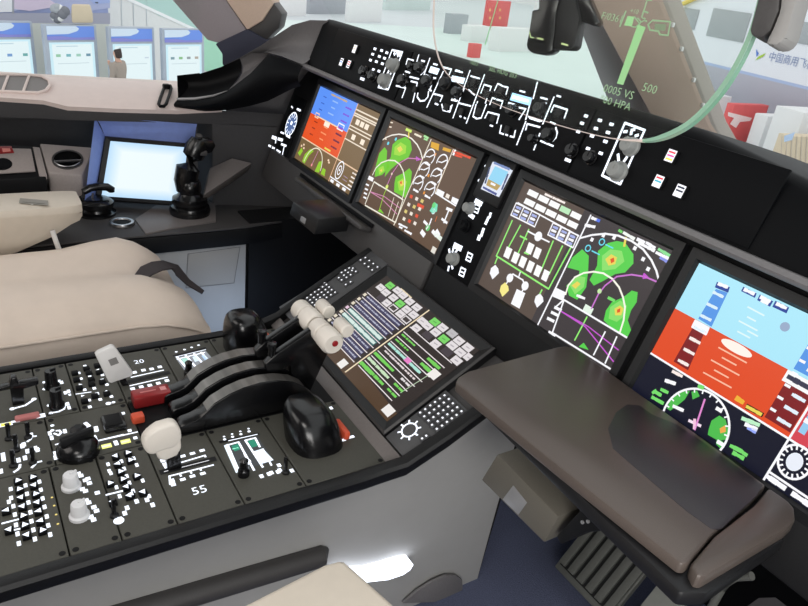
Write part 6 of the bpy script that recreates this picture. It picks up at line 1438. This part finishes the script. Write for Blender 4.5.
# person standing before the third kiosk
def skin_mesh(name, joints, edges, m, parent, lvl=2, root=0):
    me = bpy.data.meshes.new(name); off = WORLD[parent.name]
    me.from_pydata([tuple(V(j[0]) - off) for j in joints], edges, []); o = bpy.data.objects.new(name, me); COL.objects.link(o); o.parent = parent; WORLD[o.name] = off
    bm_ = bmesh.new(); bm_.from_mesh(me); ly = bm_.verts.layers.skin.verify()
    for v, j in zip(bm_.verts, joints):
        r_ = j[1]; v[ly].radius = r_ if isinstance(r_, tuple) else (r_, r_)
    bm_.verts.ensure_lookup_table(); bm_.verts[root][ly].use_root = True; bm_.to_mesh(me); bm_.free()
    s_ = o.modifiers.new('skin', 'SKIN'); s_.use_smooth_shade = True; u_ = o.modifiers.new('sub', 'SUBSURF'); u_.levels = lvl; u_.render_levels = lvl
    me.materials.append(MATS[m]); return o
kp, w_, n_ = kpos[2]
fp_ = atZ(117.5, 47, HZ + 1.84); F = V((fp_.x, fp_.y, HZ)); fw = -n_; fw = (fw + kp.ex * -0.6).normalized(); rt = V((fw.y, -fw.x, 0))
def B(r, f, z): return F + rt * r * 1.1 + fw * f * 1.1 + V((0, 0, z * 1.07))
pe_ = thing('person', 'person in a grey brown jacket standing with a raised hand before the third kiosk', 'person', tuple(F))
J = [(B(0, 0, 0.95), (0.15, 0.11)), (B(0, 0, 1.12), (0.13, 0.1)), (B(0, 0.0, 1.32), (0.16, 0.11)), (B(0, 0, 1.42), (0.07, 0.06)), (B(0, 0.02, 1.5), 0.05), (B(0, 0.03, 1.58), (0.078, 0.09)), (B(0, 0.03, 1.66), (0.06, 0.07)),
     (B(-0.19, 0, 1.38), 0.055), (B(-0.24, 0.03, 1.12), 0.042), (B(-0.2, 0.16, 0.95), 0.034), (B(-0.19, 0.2, 0.9), 0.03),
     (B(0.19, 0, 1.38), 0.055), (B(0.23, 0.12, 1.16), 0.042), (B(0.1, 0.25, 1.33), 0.034), (B(0.07, 0.25, 1.42), 0.032),
     (B(-0.09, 0, 0.88), 0.09), (B(-0.1, 0.02, 0.48), 0.06), (B(-0.1, -0.01, 0.08), 0.042), (B(-0.1, 0.13, 0.03), 0.035),
     (B(0.09, 0, 0.88), 0.09), (B(0.1, 0.02, 0.48), 0.06), (B(0.1, -0.01, 0.08), 0.042), (B(0.1, 0.13, 0.03), 0.035)]
E_ = [(0, 1), (1, 2), (2, 3), (3, 4), (4, 5), (5, 6), (2, 7), (7, 8), (8, 9), (9, 10), (2, 11), (11, 12), (12, 13), (13, 14), (0, 15), (15, 16), (16, 17), (17, 18), (0, 19), (19, 20), (20, 21), (21, 22)]
skin_mesh('body', J, E_, 'skin', pe_)
def sub(ix, sc_): return [(J[i][0], tuple(x * sc_ for x in (J[i][1] if isinstance(J[i][1], tuple) else (J[i][1],) * 2))) for i in ix]
skin_mesh('jacket', sub([0, 1, 2, 3, 7, 8, 9, 11, 12, 13], 1.4), [(0, 1), (1, 2), (2, 3), (2, 4), (4, 5), (5, 6), (2, 7), (7, 8), (8, 9)], 'jacket', pe_)
skin_mesh('trousers', sub([0, 15, 16, 17, 19, 20, 21], 1.15), [(0, 1), (1, 2), (2, 3), (0, 4), (4, 5), (5, 6)], 'trousers', pe_)
skin_mesh('hair', [(B(0, -0.02, 1.5), (0.06, 0.05)), (B(0, -0.015, 1.6), (0.09, 0.085)), (B(0, 0.01, 1.68), (0.085, 0.09))], [(0, 1), (1, 2)], 'hair', pe_, root=1)

# white aircraft fuselage on the right
fa, fb = atZ(700, 61.5, -1.1), atZ(808, 88, -1.1)
fd = (fb - fa); fd.z = 0; fd.normalize()
FU = Plane(V((fa.x, fa.y, 0)), fd, V((0, 0, 1)))
sF = 1 if FU.n.dot(CAM - FU.O) > 0 else -1
def fz(px, py): return FU.at(px, py)
ac_ = thing('parked_aircraft', 'white aircraft fuselage with grey windows and a blue line, seen through the right windshield', 'aircraft', tuple(FU.w(2, HZ, 0)))
mb = MB(); L0, L1 = -1.8, 14
sec = [(3.2, -0.9), (2.6, -0.45), (1.9, -0.15), (1.2, -0.02), (0.6, 0), (-1.1, 0), ]
mb.loft([[FU.w(x, y, o * sF) for y, o in sec] for x in (L0, L1)], 'fuselage', True)
mb.loft([[FU.w(x, y, o * sF) for y, o in ((-1.06, 0.004), (-1.16, 0.004))] for x in (L0, L1)], 'fuselage_band', False)
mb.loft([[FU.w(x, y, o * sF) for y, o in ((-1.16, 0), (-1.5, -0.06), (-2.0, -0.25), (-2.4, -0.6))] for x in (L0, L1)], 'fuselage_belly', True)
mb.poly([FU.w(L0, y, o * sF) for y, o in sec] + [FU.w(L0, y, o * sF) for y, o in ((-1.5, -0.06), (-2.0, -0.25), (-2.4, -0.6))] + [FU.w(L0, -2.4, -2 * sF), FU.w(L0, 3.2, -2 * sF)], 'fuselage')
mb.box(FU.w(3, -2.6, -0.8 * sF), (0.5, 0.5, 1.0), 'hall_grey'); body = mb.build('fuselage', ac_)
for wq in ((684, 8, 700, 28), (714, 9, 752, 37), (792, 21, 830, 42)):
    mb = MB(); ps = [fz(wq[0], wq[1]), fz(wq[2], wq[1] + (wq[2] - wq[0]) * 0.12), fz(wq[2], wq[3] + (wq[2] - wq[0]) * 0.06), fz(wq[0], wq[3])]
    z1 = max(p[1] for p in ps[:2]); z0 = min(p[1] for p in ps[2:]); x0, x1 = ps[0][0], ps[1][0]
    mb.prism([FU.w(x, y, 0.01 * sF) for x, y in ((x0, z0), (x1, z0), (x1, z1), (x0, z1))], FU.n * 0.02 * sF, 'cabin_glass', 0.004); mb.build('window', ac_)
mb = MB(); a = Art(mb, FU, 0.02 * sF, 'print'); a.z = a.b
q = fz(786, 58); hh = abs(fz(771, 50)[1] - fz(771, 60)[1])
if sF > 0: a.text('中国商用飞机', (fz(770, 56)[0], fz(770, 56)[1]), hh, rgb(140, 154, 190), 0, True, False)
else: a.text('中国商用飞机', (fz(770, 56)[0], fz(770, 56)[1]), hh, rgb(140, 154, 190), 0, True, False)
g = fz(757, 56); u_ = hh * 0.1
a.poly([(g[0] - 4 * u_, g[1] + 7 * u_), (g[0] + 2 * u_, g[1] + 3 * u_), (g[0] + 0 * u_, g[1] - 1 * u_), (g[0] - 2 * u_, g[1] + 3 * u_)], rgb(90, 130, 210), True)
a.poly([(g[0] + 0 * u_, g[1] - 5 * u_), (g[0] + 10 * u_, g[1] + 1 * u_), (g[0] + 12 * u_, g[1] + 5 * u_), (g[0] + 3 * u_, g[1] - 0 * u_)], rgb(170, 205, 70), True)
mb.build('lettering', body)
# yellow beam
mb = MB(); p0, p1 = atZ(676, 12, 0.9), atZ(706, -8, 1.3); mb.tube([p0, p1], 0.12, 'hall_beige', 10); MATS['hall_beige']
mat('yellow', rgb(236, 210, 110), 0.6, scale=5)
mb = MB(); P0 = meet(672, 9, FU.O + FU.n * 0.1 * sF, FU.n); P1 = meet(712, -10, FU.O + FU.n * 0.1 * sF, FU.n); mb.tube([P0 + (P0 - P1) * 0.2, P1 + (P1 - P0)], 0.09, 'yellow', 10)
solo('crane_beam', mb, 'yellow slanting beam against the white fuselage', 'beam', tuple(P1))

# stand furniture
def hbox(name, lab, cat, x0, x1, yt, yb, m, depth=0.8, group=None, art=None, bev=0.01, rise=0):
    A = atZ(x0, yb, HZ + rise); Bq = atZ(x1, yb, HZ + rise); e = (Bq - A); w_ = e.length; e.normalize(); d = V((-e.y, e.x, 0))
    if d.dot(CAM - A) > 0: d = -d
    pl = Plane(A, e, V((0, 0, 1))); h = pl.at(x0, yt)[1]
    mb = MB(); mb.prism([pl.w(0, -rise), pl.w(w_, -rise), pl.w(w_, h), pl.w(0, h)], d * depth, m, bev)
    if art:
        s_ = 1 if pl.n.dot(CAM - A) > 0 else -1
        a = Art(mb, pl, 0.012 * s_, 'print'); a.z = a.b; art(a, s_)
    return solo(name, mb, lab, cat, tuple(A), group)
def red_art(a, s_):
    a.poly([(728, 112), (752, 118), (750, 121), (740, 122), (736, 128), (730, 124), (734, 118), (728, 116)], rgb(248, 226, 224))
hbox('display_box', 'salmon red box with a white mark beyond the right windshield', 'box', 723, 757, 104, 142, 'hall_red', 0.3, None, red_art)
hbox('counter', 'tall white counter right of the salmon red box', 'counter', 757, 790, 116, 150, 'hall_white', 0.5)
hbox('counter', 'white counter at the right frame edge, above the ribbed beige cabinet', 'counter', 785, 840, 112, 168, 'hall_white', 1.0)
def rib_art(a, s_):
    for x_ in range(782, 830, 5): a.line([(x_, 136), (x_ - 2, 176)], 0.03, rgb(196, 184, 168))
    a.z += 0.004 * s_; a.poly([(784, 136), (795, 132), (792, 140), (784, 142)], rgb(186, 208, 236))
hbox('cabinet', 'low beige ribbed cabinet at the right frame edge', 'cabinet', 776, 830, 136, 178, 'hall_beige', 0.4, None, rib_art)
hbox('bag', 'white bag before the salmon red box, beside the centre post', 'bag', 708, 722, 96, 130, 'hall_white', 0.5)
# teal carpet and pale stands straight ahead
mb = MB(); mb.prism([atZ(px, py, HZ + 0.003) for px, py in ((252, 18), (560, 34), (640, 60), (640, 120), (252, 120))], V((0, 0, -0.003)), 'hall_teal'); solo('stand_carpet', mb, 'pale teal carpet of the stands straight ahead', 'carpet', tuple(atZ(420, 60, HZ)))
for i, (x0, x1, yt, yb, m, lab) in enumerate(((262, 306, -12, 16, 'hall_white', 'white stand panel just right of the window post'), (309, 345, -14, 14, 'hall_grey', 'pale grey stand panel with a white cap, second from the window post'), (348, 381, -6, 22, 'hall_white', 'white stand panel third from the window post'), (385, 430, -20, 10, 'hall_teal', 'teal stand panel left of the combiner glass edge'))):
    hbox('exhibition_stand', lab, 'panel', x0, x1, yt, yb, m, 0.3)
hbox('podium', 'grey podium seen inside the left edge of the combiner glass', 'podium', 450, 466, 14, 34, 'hall_grey', 0.6)
hbox('table', 'white table below the red sign', 'table', 470, 488, 26, 42, 'hall_white', 0.8)
hbox('table', 'long pale table right of the red sign', 'table', 498, 536, 28, 52, 'hall_white', 0.8)
hbox('red_sign', 'red square sign with yellow marks seen through the combiner glass', 'sign', 485, 507, 0, 28, 'hall_red', 0.3, None, lambda a, s_: [a.rect(q, 0.3, 0.2, rgb(244, 190, 120)) for q in ((490, 10), (500, 10), (490, 18), (500, 18))])
hbox('red_bin', 'small red bin below the white tables', 'bin', 472, 480, 44, 58, 'hall_red', 0.4)
hbox('banner', 'tall cream banner behind the black hanging unit', 'banner', 532, 562, -60, 30, 'hall_white', 0.2)
mb = MB(); q0 = atZ(230, -30, HZ); q1 = atZ(700, -5, HZ)
fa_ = CAM + sight(180, -20).normalized() * 130; fb_ = CAM + sight(720, 0).normalized() * 130
m_, a_, b_, n_v = wall_between('h', fa_, fb_, 16, 'hall_white'); solo('hall_end_wall', m_, 'distant white end wall of the hall', 'wall', tuple(a_))
# ------------------------------------------------------------------ light
def area(name, loc, target, size, energy, color=(1, 1, 1), sy=None):
    l = bpy.data.lights.new(name, 'AREA'); l.energy = energy; l.size = size; l.color = color
    if sy: l.shape = 'RECTANGLE'; l.size_y = sy
    o = bpy.data.objects.new(name, l); COL.objects.link(o); o.location = loc
    o.rotation_euler = (V(target) - V(loc)).to_track_quat('-Z', 'Y').to_euler(); return o
w = bpy.data.worlds.new('world'); scn.world = w; w.use_nodes = True
w.node_tree.nodes['Background'].inputs[0].default_value = (0.97, 0.985, 1, 1); w.node_tree.nodes['Background'].inputs[1].default_value = 1.15
area('cabin_fill', (-0.3, -1.4, 1.7), (-0.3, -0.4, 0.4), 1.3, 13, (1, 0.95, 0.9))  # unseen overhead light added to brighten the cabin
area('side_fill', (0.95, -1.0, 1.7), (0.3, -0.2, 0.3), 0.4, 5, (1, 0.96, 0.92))  # unseen high light added over the right side
area('low_fill', (1.25, -0.75, 0.8), (0.2, -0.3, 0.25), 0.5, 7, (1, 0.98, 0.95))  # unseen low light added to brighten pedestal side, table and pedals
area('floor_lamp', (-0.6, -0.15, 0.2), (-0.83, -0.18, 0.08), 0.15, 0.45, (0.6, 0.75, 1))
